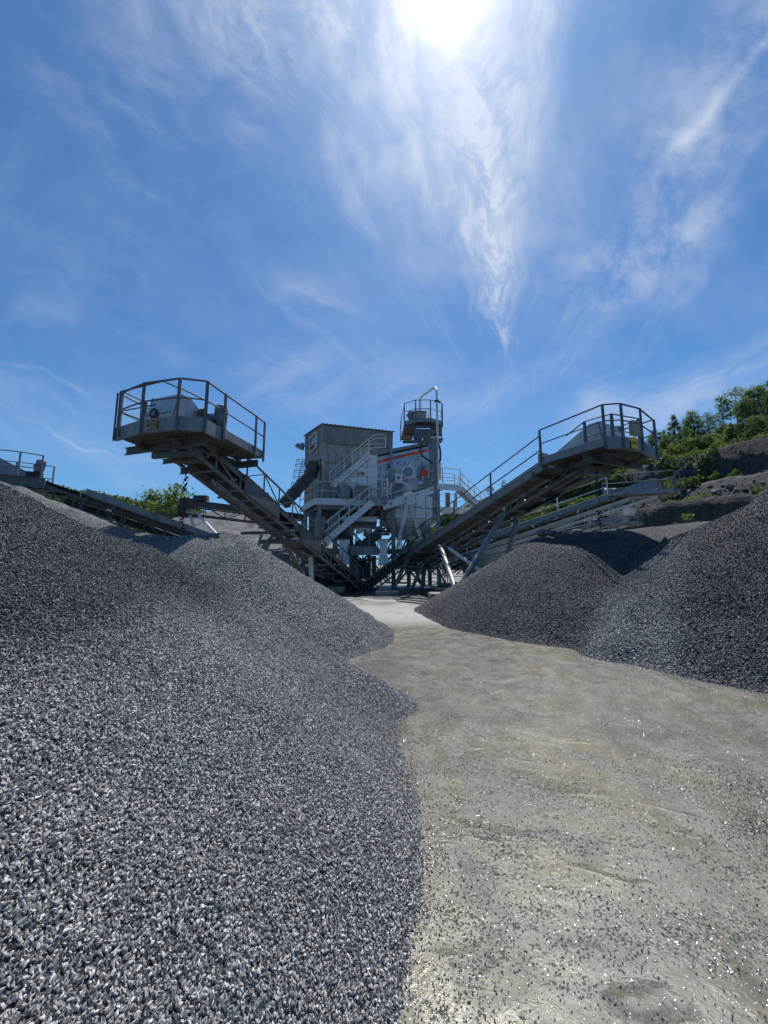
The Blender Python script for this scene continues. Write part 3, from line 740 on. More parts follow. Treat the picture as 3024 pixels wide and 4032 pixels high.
sk = [(2592, 24, 7.0, 'broad', 'leafy tree right behind the railing end of the right platform'),
      (2625, 27, 6.5, 'cone', 'short dense tree between the platform railing and the first tall poplar'),
      (2668, 26, 9.5, 'cone', 'tall pointed green tree, leftmost high top on the right skyline'),
      (2712, 21, 5.0, 'broad', 'low rounded tree filling the gap left of the widest crown'),
      (2745, 27, 9.0, 'broad', 'widest dark green crown on the right skyline'),
      (2790, 24, 6.5, 'airy', 'thin pale tree right of the widest dark crown'),
      (2812, 30, 7.5, 'slim', 'slender pale tree left of the tallest lone one'),
      (2846, 26, 10.5, 'slim', 'lone slender tall tree standing clear against the sky'),
      (2905, 28, 11.5, 'airy', 'airy see-through tree with several thin stems on the skyline'),
      (2945, 22, 6.5, 'broad', 'bushy tree at the foot of the airy skyline tree'),
      (2988, 27, 10, 'broad', 'big bright green tree near the right edge of the picture'),
      (3030, 30, 11.5, 'slim', 'tallest tree cut off by the right picture edge'),
      (3060, 22, 9, 'cone', 'dark tree below the tallest one at the right picture edge'),
      (2480, 30, 5.0, 'airy', 'pale tree seen through the right platform railing'),
      (2290, 25, 5.0, 'airy', 'pale tree behind the drive motor of the right platform'),
      (2215, 22, 6.0, 'broad', 'dark rounded tree under the right platform floor'),
      (2120, 22, 6.5, 'cone', 'pointed tree beside the upper leg of the right conveyor'),
      (2045, 24, 6.0, 'broad', 'round tree above the middle of the right conveyor'),
      (1985, 24, 7.5, 'slim', 'slender tree sticking up over the right conveyor handrail'),
      (1930, 22, 7.0, 'airy', 'pale tree right of the steep white stair'),
      (1860, 25, 8.0, 'broad', 'tree seen through the steep white stair beside the tower'),
      (1790, 22, 7.0, 'airy', 'pale tree glimpsed right of the tower column')]
for a in sk: skyline(*a)
for i in range(22):
    px = 2130+i*42+rng.uniform(-14, 14); loc = hill_at(px, rng.uniform(9, 17)); t_, h0_ = protos[rng.choice(['broad', 'cone', 'broad'])]
    k_ = rng.uniform(2.6, 4.4)/h0_
    copy_thing(t_, (loc[0], loc[1], loc[2]-.2), rng.uniform(0, 6), (k_*1.25, k_*1.25, k_), 'small dark tree among the scrub on the slope below the skyline trees', 'small trees in the scrub on the slope')
# bushes one can tell apart, on the ledges
GB = 'bushes on the quarry ledges'
bp = None
for px, w, r_, lab in ((2885, 12, 1.9, 'round bright bush on the upper grassy ledge'), (2832, 9.5, 1.2, 'small upright bush left of the round bright one'), (2706, 11, 2.1, 'pale bush at the head of the quarry face'),
                   (2640, 12, 1.8, 'bush left of the pale one above the quarry face'), (2905, 2.6, .9, 'low bush on the outer edge of the grey track, right one'), (2818, 2.6, 1.0, 'low bush on the outer edge of the grey track, left one'),
                   (2775, -6.2, .6, 'tuft of green on the lower ledge'), (2985, -6.0, .7, 'tuft of green on the lower ledge at the right edge'), (2590, 10, 1.6, 'dark bush just under the right platform corner'),
                   (2480, 9, 2.0, 'dark bush below the right platform sign'), (2380, 10, 2.2, 'dark bush behind the falling stones of the right platform'), (2280, 9, 2.4, 'dark bush over the middle right conveyor'),
                   (2200, 9.5, 2.4, 'dark bush left of the one over the middle right conveyor'), (2520, 17, 2.0, 'pale bush high on the slope by the platform end')):
    loc = hill_at(px, w)
    if bp is None:
        bp = make_tree('ledge_bush', lab, loc, 2.4, 1.6, .42, 77, 'leaf3', 26, 40, .26, GB, .05, .3, cat='bush'); bp.scale = (r_/1.6,)*3
    else:
        c = copy_thing(bp, loc, rng.uniform(0, 6), r_/1.6, lab)
        if 'dark' in lab:
            for ch in c.children:
                if ch.name.startswith('crown'):
                    ch.data = ch.data.copy(); ch.data.materials[0] = M['leaf']
# two green seedlings on the crest behind the right heap
for px, py, Yd, h, lab in ((2712, 2078, 14.5, .75, 'bright green seedling bush on the crest of the right heap'), (2648, 2085, 14.5, .35, 'small green tuft on the crest left of the seedling bush')):
    q = P(px, py+8, Yd)
    make_tree('seedling', lab, tuple(q), h, h*.42, .5, int(px), 'leaf3', 16, 30, .07, None, .012, .8, cat='bush')
# undergrowth
n = 140000
s = nrs.uniform(-35, 120, n); w = nrs.uniform(4.2, 30, n); x, y, z = hill_pt(s, w)
keepm = fbm(s*.3, w*.35, 3) > np.where(w < 6.6, .12, -.2); s, w, x, y, z = s[keepm], w[keepm], x[keepm], y[keepm], z[keepm]
hh = np.clip(.5+2.2*fbm(s*.22+8, w*.25, 3), .1, 2.2)
pts = np.stack([x, y, z+nrs.uniform(0, 1, len(x))*hh], 1)
o = quads_mesh('undergrowth', pts, nrs.uniform(.2, .42, len(x)), M['leaf'], None); tag(o, 'tangled green undergrowth covering the quarry slope', 'undergrowth', kind='stuff')
n = 16000
s = nrs.uniform(-35, 120, n); w = np.where(nrs.rand(n) < .4, nrs.normal(7.2, .6, n), np.where(nrs.rand(n) < .5, nrs.normal(-6.3, .5, n), nrs.normal(3.0, .3, n))); x, y, z = hill_pt(s, w)
kp = fbm(s*.25+30, w*.2, 3) > np.where(w > 6, -.1, .18); x, y, z = x[kp], y[kp], z[kp]
o = quads_mesh('ledge_grass', np.stack([x, y, z+nrs.uniform(0, .35, len(x))], 1), nrs.uniform(.2, .4, len(x)), M['leaf3'], None); tag(o, 'pale grass tufts along the quarry ledges', 'grass', kind='stuff')
# face vegetation further along the quarry wall
n = 60000
s = nrs.uniform(8, 125, n); w = nrs.uniform(-9, 8, n); x, y, z = hill_pt(s, w)
kp = fbm(s*.2+60, w*.25, 3) > .22-.62*np.clip((s-12)/26, 0, 1)+.35*np.clip(1-np.abs(w-1.2)/1.3, 0, 1); x, y, z = x[kp], y[kp], z[kp]
o = quads_mesh('creeper', np.stack([x, y, z+nrs.uniform(0, 1.5, len(x))], 1), nrs.uniform(.4, .8, len(x)), M['leaf'], None); tag(o, 'dark scrub hanging on the far quarry wall', 'scrub', kind='stuff')

# rubble along the ledges
def rock_mesh(name, c, r, seed, parent=None, mat='rock', sq=.7):
    rs = np.random.RandomState(seed); bm = bmesh.new(); bmesh.ops.create_icosphere(bm, subdivisions=2, radius=1)
    dirs = rs.normal(size=(9, 3)); dirs /= np.linalg.norm(dirs, axis=1)[:, None]; off_ = rs.uniform(.55, .85, 9)
    for v in bm.verts:
        p_ = np.array(v.co)
        for d_, k_ in zip(dirs, off_):
            e_ = p_@d_-k_
            if e_ > 0: p_ = p_-d_*e_*.9
        v.co = p_
    me = bpy.data.meshes.new(name)
    for v in bm.verts: v.co = (v.co.x*r, v.co.y*r*.85, v.co.z*r*sq)
    bm.to_mesh(me); bm.free(); me.materials.append(M[mat])
    o = bpy.data.objects.new(name, me); COL.objects.link(o); o.location = c; o.rotation_euler = (0, 0, rs.uniform(0, 6)); return o
vs, fs = [], []
def add_rocks(n, sfn, name, label, rmin, rmax):
    rs = np.random.RandomState(5); mbx = MB()
    base = rock_mesh('tmp', (0, 0, 0), 1, 4); bv = np.array([v.co[:] for v in base.data.vertices]); bf = [tuple(p.vertices) for p in base.data.polygons]; bpy.data.objects.remove(base)
    for i in range(n):
        x, y, z = sfn(rs); r_ = rmin+(rmax-rmin)*rs.rand()**2.5; A = Matrix.Rotation(rs.uniform(0, 6), 3, Vector(rs.normal(size=3)).normalized())
        v = (bv*np.array([1, rs.uniform(.6, 1), rs.uniform(.5, .9)])*r_)@np.array(A)+np.array([x, y, z+r_*.2]); mbx.add(v.tolist(), bf)
    o = mbx.build(name, M['rock']); tag(o, label, 'rubble', kind='stuff'); return o
def onhill(wc, ws, s0=-30, s1=60):
    def f(rs):
        s = rs.uniform(s0, s1); w = rs.normal(wc, ws); x, y, z = hill_pt(s, w); return float(x), float(y), float(z)
    return f
add_rocks(420, onhill(-3.2, 1.3), 'quarry_rubble', 'loose rock rubble between the grey track and the lower ledge', .12, .7)

# ------------------------------------------------------------------ far hill on the left
lx, ly = np.meshgrid(np.linspace(0, 1, 90), np.linspace(0, 1, 30))
A0 = np.array([-75, 50.]); A1 = np.array([-30, 150.])
bx_, by_ = A0[0]+(A1[0]-A0[0])*lx, A0[1]+(A1[1]-A0[1])*lx
pxd = np.array([-.91, .41]); ww = ly*45
hz = 15.5*np.clip(ww/14, 0, 1)**.8*np.clip((1-lx)/.3, 0, 1)**.5+1.4*fbm(lx*14, ly*5, 4)*np.clip(ww/6, 0, 1)+ww*.12
X, Y = bx_+pxd[0]*ww, by_+pxd[1]*ww
o = grid_mesh('hill', X, Y, hz-.2, np.ones_like(X, bool), M['quarry']); tag(o, kind='structure')
add_attr(o, 'veg', np.ones(X.size)); add_attr(o, 'track', np.zeros(X.size))
n = 26000
u = nrs.rand(n); v = nrs.rand(n)*.8; w2_ = v*45
hz2 = 15.5*np.clip(w2_/14, 0, 1)**.8*np.clip((1-u)/.3, 0, 1)**.5+1.4*fbm(u*14, v*5, 4)*np.clip(w2_/6, 0, 1)+w2_*.12
pts = np.stack([A0[0]+(A1[0]-A0[0])*u+pxd[0]*w2_, A0[1]+(A1[1]-A0[1])*u+pxd[1]*w2_, hz2+nrs.rand(n)*(1.2+2.0*np.clip(fbm(u*30, v*9, 2)+.3, 0, 1))], 1)
o = quads_mesh('woodland', pts, nrs.uniform(.5, 1.0, n), M['leaf'], None); tag(o, 'far green woodland on the low hill at the left', 'woodland', kind='stuff')
q = P(648, 2150, 46)
make_tree('broadleaf_tree', 'tall light green tree standing behind the falling stones of the left conveyor', (q.x, q.y, 1.0), 10.6, 3.4, .66, 31, 'leaf3', 70, 55, .34, None, .2, .3)
q = P(470, 2150, 44); make_tree('round_bush', 'rounded green bush behind the low left conveyor, left of the tall tree', (q.x, q.y, 1.2), 6.8, 3.6, .5, 32, 'leaf', 70, 60, .36, None, .15, .2, cat='bush')
q = P(560, 2150, 40); make_tree('yellow_green_bush', 'yellow-green bush right beside the tall light green tree', (q.x, q.y, .8), 6.6, 3.0, .45, 33, 'leaf3', 70, 60, .34, None, .14, .2, cat='bush')
q = P(390, 2150, 60); make_tree('far_tree', 'round far tree rising over the low left hill', (q.x, q.y, 2.0), 9.6, 4.5, .5, 34, 'leaf', 80, 50, .45, None, .2, .2)
q = P(905, 2150, 60); make_tree('pale_tree', 'pale small tree behind the far horizontal conveyor', (q.x, q.y, 1.0), 8.8, 3.2, .6, 36, 'leaf2', 40, 30, .4, None, .15, .3)
q = P(1000, 2150, 70)
# ------------------------------------------------------------------ conveyors
def text_mesh(name, s, loc, right, up, size, mat, parent, depth=.004, align='CENTER'):
    cu = bpy.data.curves.new(name, 'FONT'); cu.body = s; cu.size = size; cu.align_x = align; cu.align_y = 'CENTER'; cu.extrude = depth
    cu.offset = size*.018
    to = bpy.data.objects.new(name, cu); COL.objects.link(to)
    bpy.context.view_layer.update()
    me = bpy.data.meshes.new_from_object(to.evaluated_get(bpy.context.evaluated_depsgraph_get()))
    bpy.data.objects.remove(to); bpy.data.curves.remove(cu)
    r = Vector(right).normalized(); u = Vector(up).normalized(); n = r.cross(u); loc = Vector(loc); off = base_loc(parent)
    for v in me.vertices:
        v.co = loc+r*v.co.x+u*v.co.y+n*v.co.z-off
    me.materials.clear(); me.materials.append(mat); me.name = name
    o = bpy.data.objects.new(name, me); COL.objects.link(o)
    if parent: o.parent = parent
    OFF[o.name] = off
    return o
def handrail(parent, pts, mat='galv', h=1.1, mids=(.5,), post_w=.05, posts=None, rail=.024, post_every=None, start=0.0, closed=False, post_drop=.0, flat=True, pd=.03):
    """pts run along the foot of the rail; posts stand at every point (or at the listed indices)"""
    pts = [Vector(p) for p in pts]; up = Vector((0, 0, 1)); mb = MB()
    for k in (1.0,)+tuple(mids):
        q = [p+up*h*k for p in pts]
        if closed: q.append(q[0])
        mb.path(smooth_path(q, .06, 2) if len(q) > 2 else q, rail, 6)
    hr = mb.build('handrail', M[mat], parent, smooth=False)
    ps = []
    if post_every:
        tot = 0
        for a, c in zip(pts[:-1], pts[1:]):
            n = max(1, round((c-a).length/post_every))
            ps += [a+(c-a)*i/n for i in range(n)]
        ps.append(pts[-1])
    else: ps = [pts[i] for i in (posts if posts is not None else range(len(pts)))]
    for p in ps:
        b_ = MB()
        if flat: b_.box(p+up*(h-post_drop)/2, (post_w, pd, h+post_drop))
        else: b_.tube(p-up*post_drop, p+up*h, post_w/2, 6)
        b_.build('post', M[mat], hr)
    return hr

def conveyor(name, label, O, u, spec, group='inclined stockpile conveyors'):
    """O: plan position below the head end, u: unit vector (plan) from head towards the tail"""
    O = Vector((O[0], O[1], 0)); u = Vector((u[0], u[1], 0)).normalized(); v = Vector((-u.y, u.x, 0))*-1  # v: to the right when looking up-line from head to tail
    S_ = dict(a0=1.2, a1=15.3, zb=5.45, slope=.37, bb=.35, bw=.75, td=.62, ramp=(-1.5, -.75), ramp_from=3.3, ramp_z=5.1, ramp_end=15.3, cover=None, lattice=1.0, mat='truss', deckmat='deck', idler=1.3, rail_ramp=None)
    S_.update(spec)
    def L(a, b, z): return O+u*a+v*b+Vector((0, 0, z))
    t = thing(name, label, 'conveyor', tuple(L(S_['a0'], 0, 0)), group)
    bb, bw, sl = S_['bb'], S_['bw'], S_['slope']
    zt = lambda a: S_['zb']-sl*(a-S_['a0'])
    a0, a1 = S_['a0'], S_['a1']; half = bw/2+.12
    # truss
    mb = MB()
    for s in (-1, 1):
        b_ = bb+s*half
        mb.channel(L(a0, b_, zt(a0)-.12), L(a1, b_, zt(a1)-.12), .06, .16, .014, s)
        mb.beam(L(a0, b_, zt(a0)-.12-S_['td']), L(a1, b_, zt(a1)-.12-S_['td']), .07, .09)
        n = int((a1-a0)/S_['lattice'])
        for i in range(n+1):
            a = a0+(a1-a0)*i/n
            mb.beam(L(a, b_, zt(a)-.14), L(a, b_, zt(a)-.12-S_['td']), .045, .045, up=u)
            if i < n:
                a2 = a0+(a1-a0)*(i+1)/n
                if i % 2: mb.beam(L(a, b_, zt(a)-.15), L(a2, b_, zt(a2)-.1-S_['td']), .04, .04)
                else: mb.beam(L(a, b_, zt(a)-.1-S_['td']), L(a2, b_, zt(a2)-.15), .04, .04)
    n = int((a1-a0)/S_['lattice'])
    for i in range(n+1):
        a = a0+(a1-a0)*i/n; mb.beam(L(a, bb-half, zt(a)-.12-S_['td']), L(a, bb+half, zt(a)-.12-S_['td']), .05, .05)
    mb.build('truss', M[S_['mat']], t)
    # belt: troughed carrying run + return run
    mb = MB(); w1, w2 = bw*.28, bw*.5
    for (z_, tr) in ((.05, .09), (-.34, .0)):
        A = [(-w2, z_+tr), (-w1, z_), (w1, z_), (w2, z_+tr), (w2, z_+tr-.02), (w1, z_-.02), (-w1, z_-.02), (-w2, z_+tr-.02)]
        vs = [L(a0, bb+x, zt(a0)+z) for x, z in A]+[L(a1, bb+x, zt(a1)+z) for x, z in A]
        mb.add(vs, [(i, (i+1) % 8, 8+(i+1) % 8, 8+i) for i in range(8)]+[tuple(range(8))[::-1], tuple(range(8, 16))])
    mb.build('belt', M['belt'], t)
    mb = MB(); c = L(a0, bb, zt(a0)-.15); mb.tube(c-v*bw*.52, c+v*bw*.52, .2, 20); mb.build('head_pulley', M['rubber'], t, smooth=False)
    mb = MB(); c = L(a1, bb, zt(a1)-.15); mb.tube(c-v*bw*.52, c+v*bw*.52, .2, 16); mb.build('tail_pulley', M['rubber'], t)
    if S_['idler']:
        first = None; k = 0; a = a0+.8
        while a < a1-.3:
            mb = MB(); z_ = zt(a)
            for s in (-1, 1): mb.beam(L(a, bb+s*half, z_-.06), L(a, bb+s*(half-.02), z_+.12), .05, .04, up=u)
            mb.tube(L(a, bb-w1, z_), L(a, bb+w1, z_), .045, 8); mb.tube(L(a, bb-w1, z_), L(a, bb-half+.02, z_+.1), .045, 8); mb.tube(L(a, bb+w1, z_), L(a, bb+half-.02, z_+.1), .045, 8)
            mb.tube(L(a, bb-half, z_-.36), L(a, bb+half, z_-.36), .04, 8)
            mb.build('idler', M['galv'], t); a += S_['idler']
    if S_['cover']:   # sloping guard plates beside the belt
        for (ca, cb, s, hh) in S_['cover']:
            mb = MB(); b_ = bb+s*(half+.05)
            prof_ = [L(ca, b_, zt(ca)+.05), L(cb, b_, zt(cb)+.05), L(cb, b_+s*.03, zt(cb)-hh*.8), L(cb-.2, b_-s*.0, zt(cb-.2)-hh), L(ca, b_, zt(ca)-hh)]
            mb.prism(prof_, v*(.02*s)); mb.build('belt_guard', M['dark_steel'], t)
    if S_['ramp']:
        r0, r1 = S_['ramp']; ra, re = S_['ramp_from'], S_['ramp_end']; rz = S_['ramp_z']; rs_ = S_.get('ramp_slope', sl)
        z_ = lambda a: rz-rs_*(a-ra)
        for b_, s in ((r0, 1), (r1, -1)):
            mb = MB(); mb.beam(L(ra, b_, z_(ra)+.02), L(re, b_, z_(re)+.02), .02, .30 if S_.get('deep') else .2)
            for e_ in (-1, 1): mb.beam(L(ra, b_, z_(ra)+.02+e_*(.14 if S_.get('deep') else .09)), L(re, b_, z_(re)+.02+e_*(.14 if S_.get('deep') else .09)), .08, .02)
            mb.build('side_beam', M['galv'], t)
        mb = MB()
        if S_.get('strips'):
            for k in range(5):
                f = r0+(r1-r0)*(k+.5)/5
                mb.beam(L(ra, f, z_(ra)+.02), L(re, f, z_(re)+.02), abs(r1-r0)/5*.62, .035)
        else:
            mb.beam(L(ra, (r0+r1)/2, z_(ra)+.0), L(re, (r0+r1)/2, z_(re)+.0), abs(r1-r0)-.03, .03)
            n = int((re-ra)/.42)
            for i in range(n): # underside ribs
                a = ra+(i+.5)*(re-ra)/n; mb.beam(L(a, r0, z_(a)-.05), L(a, r1, z_(a)-.05), .03, .05)
        mb.build('walkway', M[S_['deckmat']], t)
        mb = MB(); a = ra+1.6
        while a < re: # brackets under the walkway
            mb = MB(); mb.beam(L(a, r0-.05, z_(a)-.16), L(a, bb+half, z_(a)-.16), .08, .08, up=u); mb.build('cross_bracket', M[S_['mat']], t); a += 2.6
        pass
        if S_['rail_ramp']:
            ro = r0 if abs(r0) > abs(r1) else r1
            pts = [L(a, ro, z_(a)+.1) for a in S_['rail_ramp']]
            handrail(t, pts, S_.get('railmat', 'rail'), 1.1, (.5, .12), .07, rail=.026)
    t['label'] = label
    return t, L, zt

# ===== left conveyor
uL = (.335, .942)
OL = (-6.78, 9.95)
spec = dict(a0=1.0, a1=15.6, zb=5.55, slope=.378, td=.5, bb=.35, ramp=(-1.5, -.7), ramp_from=3.2, ramp_z=5.0, ramp_end=14.5, strips=True, lattice=1.05,
            cover=[(3.4, 5.4, 1, .62), (7.0, 8.8, 1, .62)], idler=1.25)
tL, LL, ztL = conveyor('belt_conveyor', 'tall conveyor rising to the left with a railed head platform over the left heap', OL, uL, spec)
vL = Vector((uL[1], -uL[0], 0))
def platform(t, plan, z, inner, front_idx, rail_z=6.6, toe=.36, holes=None, cross=None, postw=.09, mat='galv'):
    pass
# plan of the left head platform (measured, anticlockwise from the rear left)
pl = [(-7.28, 13.1), (-7.58, 11.5), (-7.75, 10.58), (-6.58, 9.93), (-5.46, 9.66), (-4.83, 9.83), (-4.67, 10.62), (-4.32, 12.28), (-4.22, 12.85)]
def deck_parts(t, plan, z, wdt, centre, toe=.34, rail_h=1.40, postw=(.045, .075), front=(), toe_=None):
    """U-shaped walkway round the head with toe plates, deck grating, cross beams and railing"""
    P3 = [Vector((x, y, z)) for x, y in plan]; c = Vector((*centre, z)); up = Vector((0, 0, 1))
    inn = []
    n = len(P3)
    for i, p in enumerate(P3):
        a = (p-P3[i-1]).normalized() if i else (P3[1]-p).normalized(); b_ = (P3[i+1]-p).normalized() if i < n-1 else a
        nn = Vector((-(a+b_).y, (a+b_).x, 0)).normalized()
        if nn.dot(c-p) < 0: nn = -nn
        k = wdt/max(.5, abs(nn.dot(Vector((-b_.y, b_.x, 0)))))
        inn.append(p+nn*k)
    mb = MB(); 
    for i in range(n-1):
        q = [P3[i], P3[i+1], inn[i+1], inn[i]]
        mb.prism([x+up*.12 for x in q], up*.03)
        L_ = (P3[i+1]-P3[i]).length; k = max(2, int(L_/.12))
        for j in range(k):   # ribs of the pressed planks, seen from below
            f = (j+.5)/k; mb.beam(P3[i].lerp(P3[i+1], f)+up*.10, inn[i].lerp(inn[i+1], f)+up*.10, .035, .05)
    mb.build('deck', M['deck'], t)
    mb = MB()
    for i in range(n-1):
        d = (P3[i+1]-P3[i]).normalized(); s = Vector((-d.y, d.x, 0))
        if s.dot(c-P3[i]) < 0: s = -s
        th_ = toe if i in front else toe*.70
        cb_ = up*(toe-.03-th_/2)
        mb.beam(P3[i]+cb_-d*.01, P3[i+1]+cb_+d*.01, .014, th_)
        for zz in (toe-.03-th_+.006, toe-.03-.006): mb.beam(P3[i]+up*zz+s*.035, P3[i+1]+up*zz+s*.035, .07, .012)
        mb.beam(inn[i]+up*.06, inn[i+1]+up*.06, .05, .12)
    mb.build('toe_plate', M['galv'], t)
    hr = MB(); top = [p+up*rail_h for p in P3]; mid = [p+up*(rail_h*.62) for p in P3]
    hr.path(smooth_path(top, .08, 2), .028, 8); hr.path(smooth_path(mid, .08, 2), .022, 8)
    H = hr.build('handrail', M['rail'], t)
    for i, p in enumerate(P3):
        d = (P3[min(i+1, n-1)]-P3[max(i-1, 0)]).normalized(); s = Vector((d.y, -d.x, 0))
        if s.dot(c-p) > 0: s = -s
        mb = MB(); mb.beam(p-up*.03+s*.03, p+up*rail_h+s*.03, postw[0], postw[1], up=d); mb.beam(p-up*.03+s*.03+d*.03, p+up*rail_h+s*.03+d*.03, .012, .05, up=s)
        mb.build('post', M['rail'], H)
    return P3, inn
P3L, innL = deck_parts(tL, pl, 5.15, .82, (-6.0, 11.6), toe=.38, front=(2, 3, 4, 5))
mb = MB()
up = Vector((0, 0, 1))
for a, z in ((.95, 5.02), (3.15, 4.93)):
    mb.channel(LL(a, -1.75 if a > 2 else -1.55, z), LL(a, 1.62, z), .09, .22, .014, 1)
mb.channel(LL(2.2, -1.5, 5.02), LL(2.2, 1.5, 5.02), .07, .16, .012, 1)
for b_ in (-.7, .72): mb.beam(LL(.6, b_, 5.04), LL(3.6, b_, 5.04), .06, .14)
mb.build('cross_beam', M['dark_steel'], tL)
# inner guard rail round the hood, hood, motor
def hood(t, L, bc, a0, a1, z0, z1, w, mat='motor', tip=.0, eye=None, slopeback=True):
    mb = MB(); hw = w/2
    sec = [(a0, z0), (a0-.02, z0+(z1-z0)*.45), (a0+.22, z1), (a0+.55, z1+.02), (a1, z0+.35), (a1, z0)]
    for s in (-1, 1):
        q = [L(a, bc+s*hw, z) for a, z in sec]; mb.prism(q, (L(0, 1, 0)-L(0, 0, 0))*(.015*s))
    for (a, z), (a_, z_) in zip(sec[:-1], sec[1:]):
        if (a, z) == (a1, z0): break
        mb.prism([L(a, bc-hw, z), L(a_, bc-hw, z_), L(a_, bc+hw, z_), L(a, bc+hw, z)], (L(1, 0, 0)-L(0, 0, 0))*.012+up*.004)
    h = mb.build('hood', M[mat], t)
    mb = MB()
    for s in (-1, 1): mb.beam(L(a0-.02, bc+s*(hw+.02), z0+.02), L(a0+.2, bc+s*(hw+.02), z1), .03, .05)
    mb.beam(L(a0-.03, bc-hw, z0+(z1-z0)*.45), L(a0-.03, bc+hw, z0+(z1-z0)*.45), .03, .03)
    mb.build('rib', M['galv'], h)
    if eye:
        mb = MB(); c = L(a0-.04, bc-hw*.25, z0+(z1-z0)*.47); d = (L(0, 0, 0)-L(1, 0, 0))
        mb.tube(c, c+d*.02, .16, 20); mb.build('rubber_patch', M['rubber'], h)
        mb = MB(); mb.tube(c+d*.02, c+d*.035, .075, 16); mb.build('hole', M['motor'], h)
    return h
hood(tL, LL, .28, .45, 2.5, 5.28, 6.42, 1.0, 'plate', eye=True)
mb = MB(); G = [LL(.15, -.75, 6.55), LL(.12, .55, 6.62), LL(1.25, 1.05, 6.62), LL(1.45, 1.02, 6.55)]
mb.path([LL(.9, -.85, 6.5), LL(.12, -.8, 6.5), LL(.12, .75, 6.55), LL(.9, .98, 6.5), LL(2.2, .98, 6.5)], .024, 8)
mb.path([LL(.9, -.85, 5.9), LL(.12, -.8, 5.9), LL(.12, .55, 5.9)], .02, 8)
gr = mb.build('inner_guard_rail', M['rail'], tL)
for a, b_ in ((.9, -.85), (.12, -.8), (2.2, .98)):
    mb = MB(); mb.beam(LL(a, b_, 5.15), LL(a, b_, 6.5), .09, .06); mb.build('post', M['rail'], gr)
def gear_motor(t, c, axis, r=.17, ln=.5, up_=Vector((0, 0, 1))):
    """geared motor: finned body, fan cowl, terminal box, gearbox"""
    c = Vector(c); ax = Vector(axis).normalized()
    x, y, z = MB().frame(c, c+ax)
    mb = MB(); mb.tube(c-ax*ln*.75, c-ax*ln*.15, r*.9, 12); mb.box(c-ax*ln*.5+Vector((0, 0, -.02)), (r*1.9, r*1.9, r*1.7)); mb.tube(c-ax*ln*.15, c, r*1.05, 14)
    g = mb.build('gearbox', M['dark_steel'], t)
    mb = MB(); mb.tube(c, c+ax*ln*.75, r, 16)
    for k in range(20):
        an = 2*math.pi*k/20; d = x*math.cos(an)+z*math.sin(an); mb.beam(c+d*r*1.05+ax*.03, c+d*r*1.05+ax*ln*.72, .012, r*.16, up=d)
    mo = mb.build('motor', M['motor'], t)
    mb = MB(); mb.tube(c+ax*ln*.75, c+ax*ln*.95, r*1.14, 16, r*1.1); mb.tube(c+ax*ln*.95, c+ax*ln*1.02, r*1.1, 16, r*.75); mb.build('fan_cowl', M['motor'], mo)
    mb = MB(); mb.box(c+ax*ln*.4+x*(r*1.2), (r*.8, r*.8, r*.8)); mb.build('terminal_box', M['motor'], mo)
gear_motor(tL, LL(1.9, 1.12, 5.95), (0, 0, 1), .17, .55)
mb = MB(); mb.box(LL(1.55, .95, 5.75), (.3, .5, .6), .2); mb.tube(LL(1.3, .85, 6.1), LL(1.3, 1.1, 6.1), .09, 10); mb.tube(LL(1.2, .8, 5.55), LL(1.75, 1.15, 5.4), .07, 8)
mb.build('bearing_bracket', M['dark_steel'], tL)
for a in (1.4, 2.3):
    mb = MB(); mb.path([LL(a, .9, 5.9), LL(a+.15, 1.0, 5.6), LL(a+.5, .9, 5.4), LL(a+.9, .7, 5.1)], .018, 6); mb.build('cable', M['rubber'], tL)
# scraper frame under the head
mb = MB(); mb.box(LL(1.5, .3, 4.82), (.9, .35, .32), -.2); mb.beam(LL(1.0, -.5, 4.8), LL(1.2, 1.1, 4.8), .1, .16); mb.beam(LL(1.9, -.1, 4.9), LL(2.9, -.1, 4.4), .12, .3); mb.build('belt_scraper', M['dark_steel'], tL)
# sign on the toe plate
def sign(t, A, B, f, zc, w, h, mat, lines, out):
    A, B = Vector(A), Vector(B); d = (B-A).normalized(); n = Vector(out).normalized()
    c = A.lerp(B, f); c.z = zc; c += n*.05
    mb = MB(); mb.prism([c-d*w/2-up*h/2, c+d*w/2-up*h/2, c+d*w/2+up*h/2, c-d*w/2+up*h/2], n*.006); s_ = mb.build('sign_plate', M[mat], t)
    for txt, dz, sz, m_ in lines: text_mesh('lettering', txt, c+n*.009+up*dz, d, up, sz, M[m_], s_, .002)
    return s_
nn = Vector((-.23, -.97, 0))
M['faded'] = steel('faded_lettering', (.10, .075, .06), (.17, .13, .10), .8, 0, 9)
sign(tL, P3L[3], P3L[4], .32, 5.33, .33, .27, 'brown_sign', [('PRODUITS', .075, .075, 'faded'), ('6/10', -.045, .155, 'black')], nn)
# legs of the left conveyor
def legs(t, segs, r=.09, mat='galv', name='leg'):
    for a, b_ in segs:
        mb = MB(); mb.tube(a, b_, r, 10); mb.build(name, M[mat], t)
        mb = MB()
mb = MB(); mb.tube(LL(6.35, -.55, ztL(6.35)-.98), LL(6.35, 1.25, ztL(6.35)-.98), .11, 12); mb.tube(LL(6.1, -1.4, ztL(6.1)-.72), LL(6.1, 1.2, ztL(6.1)-.72), .07, 8); mb.build('leg_head_tube', M['dark_steel'], tL)
topz = ztL(6.35)-1.0
legs(tL, [(LL(6.35, -.2, topz), P(985, 2160, 15.3)+Vector((.02, 0, -1.2)))], .12, 'truss')
q1_ = P(1022, 1955, 16.3); q2_ = P(1203, 2283, 19.5); q3_ = q2_+(q2_-q1_)*.12
legs(tL, [(q1_, q3_)], .12, 'truss')
legs(tL, [(P(1090, 2092, 18.3), P(1030, 2160, 18.3)+Vector((-.6, -.2, -.8)))], .08, 'truss', 'brace')
